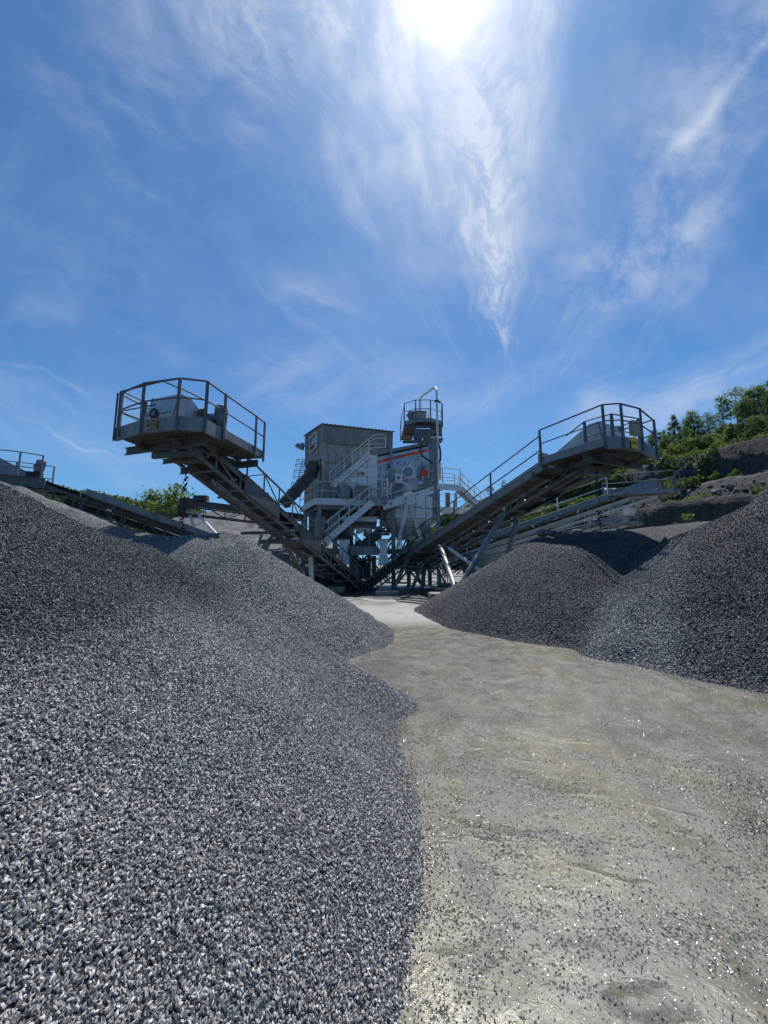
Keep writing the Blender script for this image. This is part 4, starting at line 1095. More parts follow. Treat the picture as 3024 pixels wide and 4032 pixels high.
legs(tL, [(P(1030, 2105, 18.6), P(1018, 2160, 18.6)+Vector((-.3, 0, -1.0)))], .07, 'truss', 'brace')
legs(tL, [(P(1222, 2165, 19.0), P(1229, 2310, 19.0)+Vector((0, 0, -.2)))], .12, 'light_steel')
legs(tL, [(P(1222, 2165, 19.0), P(1165, 2200, 19.6))], .08, 'truss', 'brace')
# handrail-like upper lattice on the far side of the truss
mb = MB()
for i in range(12):
    a = 3.4+i*.95; zz = ztL(a); b_ = .98
    mb.beam(LL(a, b_, zz-.1), LL(a, b_, zz+.62), .05, .04)
    if i < 11: mb.beam(LL(a, b_, zz+.6) if i % 2 else LL(a, b_, zz-.05), LL(a+.95, b_, ztL(a+.95)-.05) if i % 2 else LL(a+.95, b_, ztL(a+.95)+.6), .035, .035)
mb.beam(LL(3.4, .98, ztL(3.4)+.62), LL(3.4+11*.95, .98, ztL(3.4+11*.95)+.62), .06, .05)
mb.build('upper_lattice', M['truss'], tL)

# falling stones
def fall(name, label, c, z0, z1, n, rad, seed, size=.05):
    rs = random.Random(seed); mb = MB()
    ico = [(0, 0, 1), (.9, 0, .3), (.2, .85, .4), (-.8, .4, .2), (-.5, -.8, .3), (.5, -.6, -.5), (0, 0, -1), (-.6, .3, -.7)]
    tf = [(0, 1, 2), (0, 2, 3), (0, 3, 4), (0, 4, 1), (1, 5, 2), (1, 4, 5), (4, 6, 5), (3, 7, 4), (4, 7, 6), (2, 7, 3), (2, 5, 6), (2, 6, 7)]
    for i in range(n):
        f = rs.random(); z = z0+(z1-z0)*f; r_ = rad*(.35+.65*f); s = size*rs.uniform(.4, 1.1)
        p = Vector((c[0]+rs.gauss(0, r_*.5), c[1]+rs.gauss(0, r_*.5), z)); A = Matrix.Rotation(rs.uniform(0, 6), 3, Vector((rs.random(), rs.random(), rs.random()+.1)).normalized())
        mb.add([p+A@Vector(q)*s for q in ico], tf)
    o = mb.build(name, M['black_stone']); tag(o, label, 'falling stones', kind='stuff'); return o
m, nt, b = new_mat('dark_wet_stone'); setb(nt, b, Base_Color=(.05, .05, .055), Roughness=.5); M['black_stone'] = m
c = P(730, 1900, 11.3)
fall('falling_stones', 'dark stones dropping from the head of the left conveyor', (c.x, c.y), 4.9, 2.4, 120, .11, 3, .04)

# ===== right conveyor
uR = (-.41, .91); OR_ = (8.2, 11.7)
spec = dict(a0=1.0, a1=15.5, zb=5.68, slope=.292, td=.34, bb=-.05, ramp=(1.4, .66), ramp_from=2.77, ramp_z=5.14, ramp_slope=.285, ramp_end=14.6, deep=True, lattice=1.1, idler=1.25,
            rail_ramp=[2.77, 5.6, 8.4, 11.2, 14.4])
# v points to the other side here: mirror b
tR, LR, ztR = conveyor('belt_conveyor', 'conveyor with a long near-side handrail rising to the right under a yellow sign', OR_, uR, dict(spec, bb=.05, ramp=(-1.38, -.62)))
pr = [(5.83, 13.7), (6.87, 11.4), (7.36, 11.33), (8.2, 11.7), (9.34, 12.68), (8.35, 14.95)]
vR = Vector((uR[1], -uR[0], 0))
P3R, innR = deck_parts(tR, pr, 5.17, .80, (7.6, 13.4), toe=.38, front=(1, 2, 3))
mb = MB()
for a, z in ((1.0, 5.02), (3.2, 4.93)): mb.channel(LR(a, -1.45, z), LR(a, 1.6, z), .09, .22, .014, 1)
for b_ in (-.68, .72): mb.beam(LR(.6, b_, 5.06), LR(3.6, b_, 5.06), .06, .14)
mb.channel(LR(2.2, -1.4, 5.02), LR(2.2, 1.45, 5.02), .07, .16, .012, 1)
mb.build('cross_beam', M['dark_steel'], tR)
hood(tR, LR, .0, .85, 3.3, 5.28, 6.42, 1.0, 'plate')
mb = MB(); mb.path([LR(2.2, -.7, 6.25), LR(1.4, -.74, 6.5), LR(.55, -.55, 6.5), LR(.45, .75, 6.5), LR(1.2, .85, 6.5)], .024, 8); mb.path([LR(1.4, -.74, 5.95), LR(.55, -.55, 5.95), LR(.45, .75, 5.95), LR(1.2, .85, 5.95)], .02, 8)
gr = mb.build('inner_guard_rail', M['galv'], tR)
for a, b_ in ((1.4, -.74), (.5, .75), (1.2, .85), (.55, -.55)):
    mb = MB(); mb.beam(LR(a, b_, 5.15), LR(a, b_, 6.5), .09, .05); mb.build('post', M['rail'], gr)
mb = MB(); mb.box(LR(.5, .55, 6.15), (.42, .12, .5), .3); mb.build('notice_board', M['tank'], tR)
gear_motor(tR, LR(3.0, -.55, 5.6), tuple(-Vector((uR[0], uR[1], 0))), .17, .55)
mb = MB(); mb.box(LR(3.4, -.6, 5.6), (.32, .2, .62), .4); mb.box(LR(3.2, -.35, 5.5), (.3, .5, .5), .4); mb.build('motor_shield', M['galv'], tR)
mb = MB(); mb.box(LR(1.6, .0, 4.85), (.9, .35, .32), .4); mb.beam(LR(1.9, -.3, 4.95), LR(3.3, -.3, 4.55), .12, .3); mb.beam(LR(1.6, .3, 4.8), LR(3.2, .3, 4.5), .5, .04); mb.build('belt_scraper', M['dark_steel'], tR)
mb = MB(); A_, B_ = LR(3.7, .5, 4.42), LR(5.6, .5, 3.95)
mb.beam(A_, B_, .05, .15)
mb.build('return_tray', M['black'], tR)
sign(tR, P3R[2], P3R[3], .50, 5.34, .29, .36, 'yellow', [('2/6L', 0, .155, 'black')], Vector((uR[0], uR[1], 0))*-1)
mb = MB(); tp = LR(6.1, -.35, 4.05); tq = LR(5.9, .75, 4.05); mb.tube(tp, tq, .13, 12); mb.build('leg_head_tube', M['dark_steel'], tR)
foot = P(1806, 2318, 15.1)
legs(tR, [(P(2020, 1960, 17.0), foot), (P(1738, 2160, 19.2), foot+Vector((-.12, .1, 0))), (P(2058, 1957, 17.2), P(1982, 2250, 18.2)+(P(1982, 2250, 18.2)-P(2058, 1957, 17.2))*.4)], .12, 'galv')
legs(tR, [(P(1767, 2158, 19.0), P(1940, 2283, 17.5))], .085, 'light_steel', 'brace')
mb = MB(); mb.tube(P(1725, 2152, 19.3), P(1800, 2158, 18.9), .08, 8); mb.build('leg_head_tube', M['dark_steel'], tR)
mb = MB(); mb.box(foot+Vector((0, .05, -.06)), (.42, .32, .3)); mb.box(foot+Vector((-.1, 0, .12)), (.06, .3, .3)); mb.box(foot+Vector((.14, 0, .12)), (.06, .3, .3)); mb.build('leg_shoe', M['galv'], tR)
c = P(2346, 1850, 12.9)
fall('falling_stones', 'dark stones dropping from the head of the right conveyor', (c.x, c.y), 5.0, 2.8, 110, .12, 4, .04)

# ===== two conveyors behind the right one
def small_head(t, L, zd, bw=1.3, toe=.28, extra=True, uu=None, am=3.6, motor=True):
    pts = [L(am, -bw, zd), L(.35, -bw, zd), L(0, -bw*.5, zd), L(0, bw*.5, zd), L(.35, bw, zd), L(am, bw, zd)]
    deck_parts(t, [(p.x, p.y) for p in pts], zd, .6, tuple((L(am*.6, 0, 0))[:2]), toe=toe, rail_h=1.25, postw=(.05, .08))
    hood(t, L, 0, .8, 3.0, zd+.1, zd+1.05, .9, 'motor')
    if motor: gear_motor(t, L(3.2, -.55, zd+.45), tuple(L(1, 0, 0)-L(0, 0, 0)), .16, .5)
u2 = (-.905, .42); O2 = (16.9, 21.6)
t2, L2, zt2 = conveyor('belt_conveyor', 'middle conveyor on the right, lower and farther than the one with the yellow sign', O2, u2,
    dict(a0=1.0, a1=15.0, zb=6.0, slope=.315, bb=.0, td=.36, ramp=(-1.35, -.6), ramp_from=3.6, ramp_z=5.45, ramp_slope=.31, ramp_end=14.5, deep=True, lattice=1.2, idler=1.4, mat='light_steel', railmat='light_steel', rail_ramp=[3.6, 6.3, 9.0, 11.7, 14.4]))
small_head(t2, L2, 5.5, 1.3)
legs(t2, [(L2(7.0, -.4, zt2(7.0)-.9), L2(5.2, -.6, .2)), (L2(7.0, .6, zt2(7.0)-.9), L2(8.5, .7, .1)), (L2(12.5, -.5, zt2(12.5)-.8), L2(12.0, -.6, .1))], .11, 'galv')
c = L2(.9, 0, 0); fall('falling_stones', 'stones dropping from the middle right conveyor', (c.x-3.2, c.y-1.0), 5.1, 2.6, 50, .10, 5, .045)
u3 = (-.94, .34); O3 = (19.6, 29.0)
t3, L3, zt3 = conveyor('belt_conveyor', 'farthest right conveyor, lowest of the three, with a white box on its rail', O3, u3,
    dict(a0=1.0, a1=16.0, zb=4.95, slope=.22, bb=.0, td=.36, ramp=(-1.35, -.6), ramp_from=3.6, ramp_z=4.45, ramp_slope=.22, ramp_end=15.5, lattice=1.2, idler=1.4, mat='light_steel', deckmat='galv', railmat='light_steel', rail_ramp=[3.6, 6.6, 9.6, 12.6, 15.4]))
small_head(t3, L3, 4.5, 1.3)
mb = MB(); mb.box(L3(1.0, -1.32, 5.5), (1.1, .1, .6), .35); mb.build('rail_box', M['white_steel'], t3)
legs(t3, [(L3(6.0, -.4, zt3(6.0)-.9), L3(5.0, -.6, 0)), (L3(11.0, -.4, zt3(11)-.9), L3(11, -.6, 0))], .1, 'galv')
# bright belt strip with light dust: covered return lines between
# ===== low conveyor on the left
u1 = (.868, .497); O1 = (-16.6, 16.4)
t1, L1, zt1 = conveyor('belt_conveyor', 'low conveyor coming in from the left edge behind the near heap', O1, u1,
    dict(a0=.6, a1=15.6, zb=5.45, slope=.34, bb=.0, ramp=(.62, 1.25), ramp_from=3.0, ramp_z=4.8, ramp_slope=.345, ramp_end=14.5, lattice=.9, idler=1.3, deep=True, mat='dark_steel', td=.7))
pts = [L1(-2.2, .95, 5.05), L1(2.2, .95, 5.05)]
mb = MB(); mb.channel(L1(-2.4, .95, 5.1), L1(1.5, .95, 5.1), .1, .42, .015, 1); mb.channel(L1(-2.4, -1.0, 5.0), L1(2.4, -1.0, 5.0), .1, .3, .015, 1); mb.beam(L1(-2.4, 0, 4.93), L1(2.2, 0, 4.8), 1.5, .05); mb.build('deck', M['dark_steel'], t1)
handrail(t1, [L1(-2.2, .98, 5.25), L1(-.6, .98, 5.25), L1(.6, .98, 5.25), L1(1.35, .98, 5.2)], 'galv', 1.12, (.45,), .07, rail=.026)
handrail(t1, [L1(-2.2, -1.0, 5.2), L1(0, -1.0, 5.2), L1(1.35, -1.0, 5.15)], 'galv', 1.12, (.45,), .07, rail=.022)
hood(t1, L1, 0, -.9, .9, 5.2, 6.2, 1.0, 'motor')
gear_motor(t1, L1(1.1, .3, 5.75), (.1, .1, 1), .16, .5)
mb = MB(); mb.box(L1(1.0, .35, 5.4), (.5, .4, .5), .5); mb.build('gear_case', M['black'], t1)
mb = MB()
for i in range(7):
    a = 3+i*1.65; mb.beam(L1(a, .62, zt1(a)+.1), L1(a-.25, .95, zt1(a)-.75), .1, .06)
mb.build('side_bracket', M['dark_steel'], t1)
mb = MB(); mb.beam(L1(2.0, -.5, zt1(2.0)-.42), L1(15, -.5, zt1(15)-.42), .03, .34); mb.beam(L1(2.0, 0, zt1(2.0)-.62), L1(15, 0, zt1(15)-.62), .8, .03); mb.build('return_tray', M['dark_steel'], t1)
mb = MB(); mb.path(smooth_path([P(425, 2015, 18.6), P(440, 2050, 18.0), P(470, 2100, 17.3), P(505, 2160, 16.5)], .4, 4), .13, 10); mb.build('leg', M['truss'], t1)
legs(t1, [(L1(8.5, -.4, zt1(8.5)-.7), L1(8.9, -.5, .2))], .1, 'truss')

# ===== far horizontal conveyor at the back left
A4 = P(700, 1968, 26.0); B4 = P(1190, 2030, 28.5)
u4 = (B4-A4); O4 = (A4.x, A4.y); L4 = Vector((u4.x, u4.y)).length
t4, LL4, zt4 = conveyor('belt_conveyor', 'rusty level conveyor far behind the left conveyor, over a pale heap', O4, (u4.x, u4.y),
    dict(a0=.4, a1=L4, zb=A4.z-.1, slope=(A4.z-B4.z)/L4, bb=.0, ramp=None, lattice=1.2, idler=1.0, td=.75, mat='brown_steel'))
mb = MB(); mb.box(LL4(.7, 0, zt4(.7)-.1), (.9, 1.1, .55), .2); mb.box(LL4(.3, 0, zt4(.3)-.55), (.4, .7, .5), .2); mb.build('head_chute', M['brown_steel'], t4)
mb = MB(); mb.box(LL4(1.5, .2, zt4(1.5)+.35), (.9, .5, .35), .1); mb.build('drive_cover', M['brown_steel'], t4)
mb = MB(); mb.beam(LL4(.4, .55, zt4(.4)-.15), LL4(L4, .55, zt4(L4)-.15), .03, .4); mb.build('skirt_plate', M['brown_steel'], t4)
handrail(t4, [LL4(-2.2, -.8, zt4(0)-.9), LL4(-.8, -.8, zt4(0)-.9), LL4(.6, -.8, zt4(0)-.9)], 'brown_steel', 1.0, (.5,), .06)
mb = MB(); mb.beam(LL4(-2.4, -.4, zt4(0)-1.0), LL4(1.5, -.4, zt4(0)-1.0), 1.0, .12); mb.build('walkway', M['brown_steel'], t4)
legs(t4, [(P(742, 2000, 26.3), P(765, 2090, 25.8)), (P(768, 2013, 26.3), P(858, 2110, 24.6)), (P(765, 2090, 25.8), P(768, 2105, 25.8)-Vector((0, 0, 3)))], .10, 'light_steel')
c = P(712, 2000, 26); fall('falling_stones', 'stones dropping from the far level conveyor', (c.x, c.y), c.z+.3, c.z-1.6, 40, .2, 6, .07)
heap('gravel_heap', 'pale far heap under the level conveyor, seen behind the legs of the left conveyor',
     [(.62, [(-17.5, 33, 5.9), (-14, 33, 6.4), (-9.5, 33.5, 6.3)]), (.62, [(-13.9, 26.6, 3.5), (-12.8, 27.2, 3.7)])], .62, (-30, 3, 20, 45), .16, M['gravel_far'], 21, .12, None)
# ------------------------------------------------------------------ the screening plant
def Q(x, y, Y): return P(1100+x/2.074, 1480+y/2.074, Y)
def Q7(x, y, Y): return P(1550+x/2.765, 1950+y/2.765, Y)
def quad(mb, a, b_, c, d, t=(0, .02, 0)): mb.prism([a, b_, c, d], t); return mb
def lerp4(a, b_, c, d, s, t): return a.lerp(b_, s).lerp(d.lerp(c, s), t)   # a bl, b br, c tr, d tl
back = Vector((0, 1, 0))

# ---- clad bin house
A = Q(355, 400, 24.6); B = Q(928, 462, 26.6); C = Q(208, 492, 28.4)
A1 = Q(360, 545, 24.6); B1 = Q(925, 592, 26.6); C1_ = Q(210, 682, 28.4)
D = B+(C-A); 
sh = thing('bin_house', 'tall grey-brown clad building with sloping corrugated roof and stained bin walls below', 'building', (A.x, A.y, 0))
mb = MB(); dv = (C-A)*.999
mb.hexa([A1, B1, B1+(C1_-A1), C1_], [A, B, D, C])
cl_ = mb.build('cladding', M['cladding'], sh)
mb = MB(); fn = Vector((B.y-A.y, -(B.x-A.x), 0)).normalized(); sn = Vector((-(C.y-A.y), C.x-A.x, 0)).normalized()
for i in range(24):
    f = (i+.5)/24; mb.beam(A1.lerp(B1, f)+fn*.012, A.lerp(B, f)+fn*.012, .035, .03, up=fn)
for i in range(14):
    f = (i+.5)/14; mb.beam(A1.lerp(C1_, f)+sn*.012, A.lerp(C, f)+sn*.012, .035, .03, up=sn)
mb.beam(A1+(fn+sn)*.02, A+(fn+sn)*.02, .1, .1, up=fn)
mb.build('cladding_rib', M['cladding'], cl_)
mb = MB(); ov = .12
R0 = [A+(fn+sn)*ov+up*.03, B+(fn-sn)*ov+up*.03, D-(fn+sn)*ov+up*.03, C+(sn-fn)*ov+up*.03]
mb.prism(R0, up*.025)
for i in range(20):
    f = (i+.5)/20; mb.beam(R0[0].lerp(R0[1], f)+up*.045, R0[3].lerp(R0[2], f)+up*.045, .06, .05)
mb.build('roof', M['cladding'], sh)
# lower stained walls, set back
ins = .14
def low(p): return p-up*0
A2, B2, C2_ = A1-(fn+sn)*ins, B1-(fn-sn)*ins, C1_-(sn-fn)*ins
zf = 5.55
fl = [Vector((p.x, p.y, zf)) for p in (A2, B2, B2+(C2_-A2), C2_)]
mb = MB(); mb.hexa(fl, [A2+up*.05, B2+up*.05, B2+(C2_-A2)+up*.05, C2_+up*.05]); wl = mb.build('bin_wall', M['dirty_wall'], sh)
mb = MB()
for zz, h in ((.36, .1), (.70, .1), (.02, .14)):
    mb.beam(fl[0].lerp(A2, zz)+fn*.05, fl[1].lerp(B2, zz)+fn*.05, .1, h); mb.beam(fl[0].lerp(A2, zz)+sn*.05, fl[3].lerp(C2_, zz)+sn*.05, .1, h)
for i in range(7):
    f = i/6; mb.beam(fl[0].lerp(fl[1], f)+fn*.04, A2.lerp(B2, f)+fn*.04, .07, .08, up=fn)
for i in range(6):
    f = i/5; mb.beam(fl[0].lerp(fl[3], f)+sn*.04, A2.lerp(C2_, f)+sn*.04, .07, .08, up=sn)
mb.beam(fl[0]+(fn+sn)*.08, A2+(fn+sn)*.08, .22, .22, up=fn)
mb.build('stiffener', M['dirty_wall'], wl)
# bent lower skirt sheets on the left face
mb = MB()
for i in range(5):
    f0, f1 = i*.19+.02, i*.19+.19; p0, p1 = A1.lerp(C1_, f0)+sn*.03, A1.lerp(C1_, f1)+sn*.03
    mb.prism([p0, p1, p1-up*(1.0-.12*i+.1*(i % 2))+sn*(.05+.05*(i % 3)), p0-up*(1.05-.1*i)+sn*(.02+.04*(i % 2))], -sn*.012)
mb.build('skirt_sheet', M['cladding'], sh)
# window on the left face
def onleft(cx, cy): # c2 pixel to the left face plane
    d = P(1100+cx/2.074, 1480+cy/2.074, 10.)-Vector((0, 0, EYE)); o0 = Vector((0, 0, EYE)); n_ = sn; t_ = (A-o0).dot(n_)/d.dot(n_); return o0+d*t_
wq = [onleft(253, 632), onleft(311, 578), onleft(311, 458), onleft(255, 515)]
mb = MB()
for i in range(4): mb.beam(wq[i]+sn*.05, wq[(i+1) % 4]+sn*.05, .1, .1, up=sn)
m1, m2_ = wq[0].lerp(wq[3], .42), wq[1].lerp(wq[2], .42); mb.beam(m1+sn*.05, m2_+sn*.05, .07, .07, up=sn)
wf = mb.build('window', M['white_steel'], sh)
mb = MB(); mb.prism([q+sn*.02 for q in wq], sn*.01); mb.build('pane', M['glass'], wf)

# ---- flood lamp on its arm
p0 = Q(205, 552, 27.8); p1 = Q(190, 550, 27.7); lampc = Q(172, 565, 27.5)
fl_ = thing('flood_lamp', 'single flood lamp on a short arm at the left corner of the clad building', 'lamp', tuple(lampc))
mb = MB(); mb.path([Q(212, 550, 28.0), p1, lampc+up*.1], .035, 8); mb.build('arm', M['galv'], fl_)
mb = MB(); mb.hexa([lampc+Vector(v) for v in ((-.38, -.2, -.12), (.16, -.2, -.34), (.16, .3, -.34), (-.38, .3, -.12))], [lampc+Vector(v) for v in ((-.26, -.12, .1), (.3, -.12, .05), (.3, .22, .05), (-.26, .22, .1))]); hs = mb.build('lamp_housing', M['galv'], fl_)
mb = MB(); mb.prism([lampc+Vector(v) for v in ((-.33, -.15, -.15), (.12, -.15, -.335), (.12, .25, -.335), (-.33, .25, -.15))], (-.012, 0, -.03)); mb.build('lamp_glass', M['lamp_glass'], hs)

# ---- caged ladder
lb, lt = Q(150, 985, 28.2), Q(212, 690, 28.2)
ld = thing('caged_ladder', 'leaning ladder in a round safety cage on the left side of the clad building', 'ladder', (lb.x, lb.y, 5.4))
dx = Vector((.2, .05, 0)); mb = MB()
mb.tube(lb-dx, lt-dx, .03, 6); mb.tube(lb+dx, lt+dx, .03, 6)
mb.build('stile', M['dark_steel'], ld)
for i in range(16):
    f = (i+.5)/16; mb = MB(); p = lb.lerp(lt, f); mb.tube(p-dx, p+dx, .018, 6); mb.build('rung', M['dark_steel'], ld)
mb = MB(); cg = []
for k in range(6):
    f = .18+.17*k; p = lb.lerp(lt, min(f, 1.0))
    ring = [p+Vector((-math.sin(a)*.42-.25+.0*a, -math.cos(a)*.42, 0)) for a in [i*math.pi/8 for i in range(-7, 17)]]
    mb.path(ring, .022, 5); cg.append(ring)
for j in (2, 5, 8, 11, 14, 17, 20): mb.path([r_[j] for r_ in cg], .014, 5)
mb.build('safety_cage', M['dark_steel'], ld)

# ---- brown chute
ch = thing('transfer_chute', 'rusty brown enclosed duct slanting down to the left from the clad building', 'chute', (-6.0, 24, 4))
a_, b__ = Q(40, 1040, 23.4), Q(262, 800, 24.6); mb = MB(); mb.beam(a_, b__, .6, .62); mb.beam(b__-up*.1, Q(285, 725, 25.2), .6, .7); bd = mb.build('duct', M['brown_steel'], ch)
mb = MB(); dd = (b__-a_)
for f in (.0, .33, .66, 1.0):
    p = a_.lerp(b__, f); mb.beam(p-dd.normalized()*.04, p+dd.normalized()*.04, .68, .72)
mb.build('flange', M['brown_steel'], bd)

# ---- main walkway platform (level one)
zP = 5.45
FL = Q(290, 1040, 23.7); FL.z = zP; FR = Q(760, 1050, 24.2); FR.z = zP; BL = Q(165, 1110, 27.8); BL.z = zP
pf = thing('service_platform', 'main service platform with double handrail in front of the clad building', 'platform', (FL.x, FL.y, 0))
mb = MB(); FR2 = Vector((1.6, 24.4, zP)); mb.prism([FL, FR2, Vector((2.6, 28, zP)), BL], up*.05); mb.build('deck', M['deck'], pf)
mb = MB(); mb.beam(FL+up*.08-Vector((0.0, 0, 0)), FR2+up*.08, .03, .42); mb.beam(FL+up*.08, BL+up*.08, .03, .42); mb.beam(FL+Vector((0, .1, -.1)), FR2+Vector((0, .1, -.1)), .16, .06); mb.build('edge_beam', M['light_steel'], pf)
hp = [BL+(FL-BL)*0.0+up*.3, FL+up*.3]; 
def rail_on(t, pts, h=1.0, mids=(.45,), mat='white_steel', rail=.03, pe=1.3, pw=.055, mm='light_steel'):
    return handrail(t, pts, mat, h, mids, pw, rail=rail, post_every=pe, pd=.05)
rail_on(pf, [BL+up*.3, FL+up*.3], 1.08)
rail_on(pf, [FL+up*.3+Vector((.02, 0, 0)), Vector((FR.x-1.05, FR.y-.05, zP+.3))], 1.08, pe=2.6)
# steel columns and beams under it
fr = thing('support_frame', 'steel frame of columns and girders carrying the screening plant', 'frame', (-1, 25, 0))
cols = [(-4.1, 24.0), (-5.6, 26.9), (-3.3, 25.6), (-1.0, 25.8), (.6, 24.6), (.7, 27.6), (2.6, 25.6), (3.6, 25.2), (3.3, 27.8), (-2.4, 28), (1.7, 26.5)]
for i, (x, y) in enumerate(cols):
    mb = MB(); zt_ = zP-.1 if x < 3 else 6.6
    mb.ibeam((x, y, 0), (x, y, zt_), .26, .26, .03, up=(0, 1, 0)); mb.build('column', M['galv' if i in (0, 4, 7) else 'truss'], fr)
for z in (2.45, 5.2):
    for (a, c) in (((-4.1, 24.0), (.6, 24.6)), ((.6, 24.6), (3.6, 25.2)), ((-3.3, 25.6), (2.6, 25.6)), ((-5.6, 26.9), (3.3, 27.8)), ((-4.1, 24.0), (-5.6, 26.9)), ((3.6, 25.2), (3.3, 27.8))):
        mb = MB(); mb.ibeam((*a, z), (*c, z), .2, .28, .025); mb.build('girder', M['truss'], fr)
for a, c in (((-4.1, 24.0, 2.5), (-1.0, 25.8, 5.1)), ((-1.0, 25.8, 2.5), (-3.3, 25.6, 5.0)), ((.6, 24.6, .1), (2.6, 25.6, 2.4)), ((2.6, 25.6, .1), (.6, 24.6, 2.4)), ((-5.6, 26.9, .2), (-2.4, 28, 2.4)), ((1.7, 26.5, 2.5), (3.3, 27.8, 5.1)), ((-1, 25.8, .1), (.7, 27.6, 2.4))):
    mb = MB(); mb.beam(a, c, .1, .1); mb.build('brace', M['truss'], fr)

# ---- stair helper
def stair(name, label, foot_, head_, w, wd, mat='light_steel', rails=True, tread='galv', n=None, group=None, sw=.05, sh_=.26, rh=1.0, tmat=None, hoop=False, rail_mat='white_steel', sides=(0, 1)):
    """foot_/head_: centre-line ends of the near stringer; wd: horizontal vector across the flight"""
    foot_, head_, wd = Vector(foot_), Vector(head_), Vector(wd)
    t = thing(name, label, 'stairs', tuple(foot_), group)
    for k in (0, 1):
        mb = MB(); mb.channel(foot_+wd*k, head_+wd*k, .07, sh_, .02, 1 if k else -1); mb.build('stringer', M[mat], t)
    n = n or max(5, int(abs(head_.z-foot_.z)/.21))
    dirh = Vector((head_.x-foot_.x, head_.y-foot_.y, 0)).normalized()
    for i in range(n):
        p = foot_.lerp(head_, (i+.5)/n); mb = MB(); mb.prism([p-dirh*.13, p+dirh*.13, p+dirh*.13+wd, p-dirh*.13+wd], up*.035); mb.build('tread', M[tmat or tread], t)
    if rails:
        for k in sides:
            mb = MB(); o_ = wd*k
            for hh in (rh, rh*.5):
                pts = [foot_+o_+up*(hh+.1), head_+o_+up*(hh+.1)]
                mb.path(pts, .026, 7)
            if hoop:
                e = (head_-foot_).normalized()
                H_ = head_+o_; q = [H_+up*(rh+.1), H_+dirh*.35+up*(rh+.28), H_+dirh*.95+up*(rh+.28), H_+dirh*1.0+up*(rh*.5+.12), H_+dirh*.35+up*(rh*.5+.15), H_+up*(rh*.5+.08)]
                mb.path(smooth_path(q, .14, 4), .026, 7)
                F_ = foot_+o_; q = [F_+up*(rh+.1), F_-dirh*.22+up*(rh-.2), F_-dirh*.24+up*.1, F_-dirh*.02-up*.1, F_+dirh*.1+up*.0, F_+up*(rh*.5+.1)]
                mb.path(smooth_path(q, .12, 4), .026, 7)
            h_ = mb.build('handrail', M[rail_mat], t)
            for i in range(5):
                p = foot_.lerp(head_, .06+i*.22)+o_; mb = MB(); mb.tube(p, p+up*(rh+.1), .022, 6); mb.build('post', M[rail_mat], h_)
    return t
s1 = stair('steel_stair', 'upper light grey stair with looped handrails against the clad building', Q(440, 895, 23.95)-up*.0, Q(745, 632, 23.95), 0, (0, .75, 0), n=12, hoop=True, sh_=.34)
# enclosure below the upper stair
en = thing('panel_enclosure', 'pale panelled enclosure under the upper stair with a small bordered name plate', 'machine cover', tuple(Q(640, 1010, 24.2)))
poly = [Q(600, 1012, 24.15), Q(800, 1012, 24.15), Q(800, 645, 24.15), Q(745, 655, 24.15), Q(488, 882, 24.15), Q(488, 920, 24.15), Q(600, 925, 24.15)]
mb = MB(); mb.prism(poly, back*1.3); eb = mb.build('panel', M['light_steel'], en)
for (x0, y0, x1, y1) in ((636, 765, 636, 1010), (719, 690, 719, 1010), (560, 830, 560, 925), (660, 742, 800, 744), (565, 822, 800, 826), (600, 925, 800, 925)):
    mb = MB(); mb.beam(Q(x0, y0, 24.14), Q(x1, y1, 24.14), .022, .022, up=(0, 1, 0)); mb.build('seam', M['motor'], eb)
mb = MB(); mb.prism([Q(641, 815, 24.12), Q(693, 818, 24.12), Q(693, 786, 24.12), Q(641, 783, 24.12)], back*.01); npl = mb.build('name_plate', M['red'], en)
mb = MB(); mb.prism([Q(643.5, 812.5, 24.105), Q(690.5, 815, 24.105), Q(690.5, 788, 24.105), Q(643.5, 785.5, 24.105)], back*.012); mb.build('plate_face', M['white_steel'], npl)
text_mesh('lettering', 'AZMS', Q(667, 798, 24.095), (1, 0, -.05), (0.05, 0, 1), .19, M['black'], npl)
# drum, brown board and blue pipe on the platform
dm = thing('dust_drum', 'round pale drum on legs beside the brown board on the service platform', 'drum', tuple(Q(555, 1010, 23.95)))
c = Q(552, 940, 24.0); mb = MB(); mb.tube(c+Vector((-.1, -.05, -.5)), c+Vector((-.1, -.05, .28)), .36, 18); mb.tube(c+Vector((-.1, -.05, .28)), c+Vector((-.1, -.05, .4)), .3, 16, .12); mb.build('drum_body', M['galv'], dm)
for dx_ in (-.4, .1):
    mb = MB(); mb.beam(c+Vector((dx_, 0, -.3)), Vector((c.x+dx_, c.y, zP+.05)), .08, .08); mb.build('leg', M['light_steel'], dm)
mb = MB(); 
c = Q(500, 900, 23.9); ring = [c+Vector((math.cos(a)*.42+.15, 0, math.sin(a)*.5-.2)) for a in [i*math.pi/8 for i in range(0, 17)]]; mb.path(ring, .02, 6); mb.build('hoop', M['white_steel'], dm)
bo = MB(); bo.prism([Q(616, 1012, 23.9), Q(752, 1012, 23.9), Q(752, 897, 23.9), Q(616, 893, 23.9)], back*.03); o = bo.build('brown_board', M['tarp']); tag(o, 'brown sheet board leaning behind the handrail left of the screen', 'board')
bp_ = MB(); bp_.tube(Q(452, 1010, 24.3), Q(452, 905, 24.3), .2, 14); bp_.tube(Q(488, 1010, 24.4), Q(488, 880, 24.4), .16, 14); o = bp_.build('blue_pipe', M['motor']); tag(o, 'blue-grey twin stub pipes below the foot of the upper stair', 'pipes')

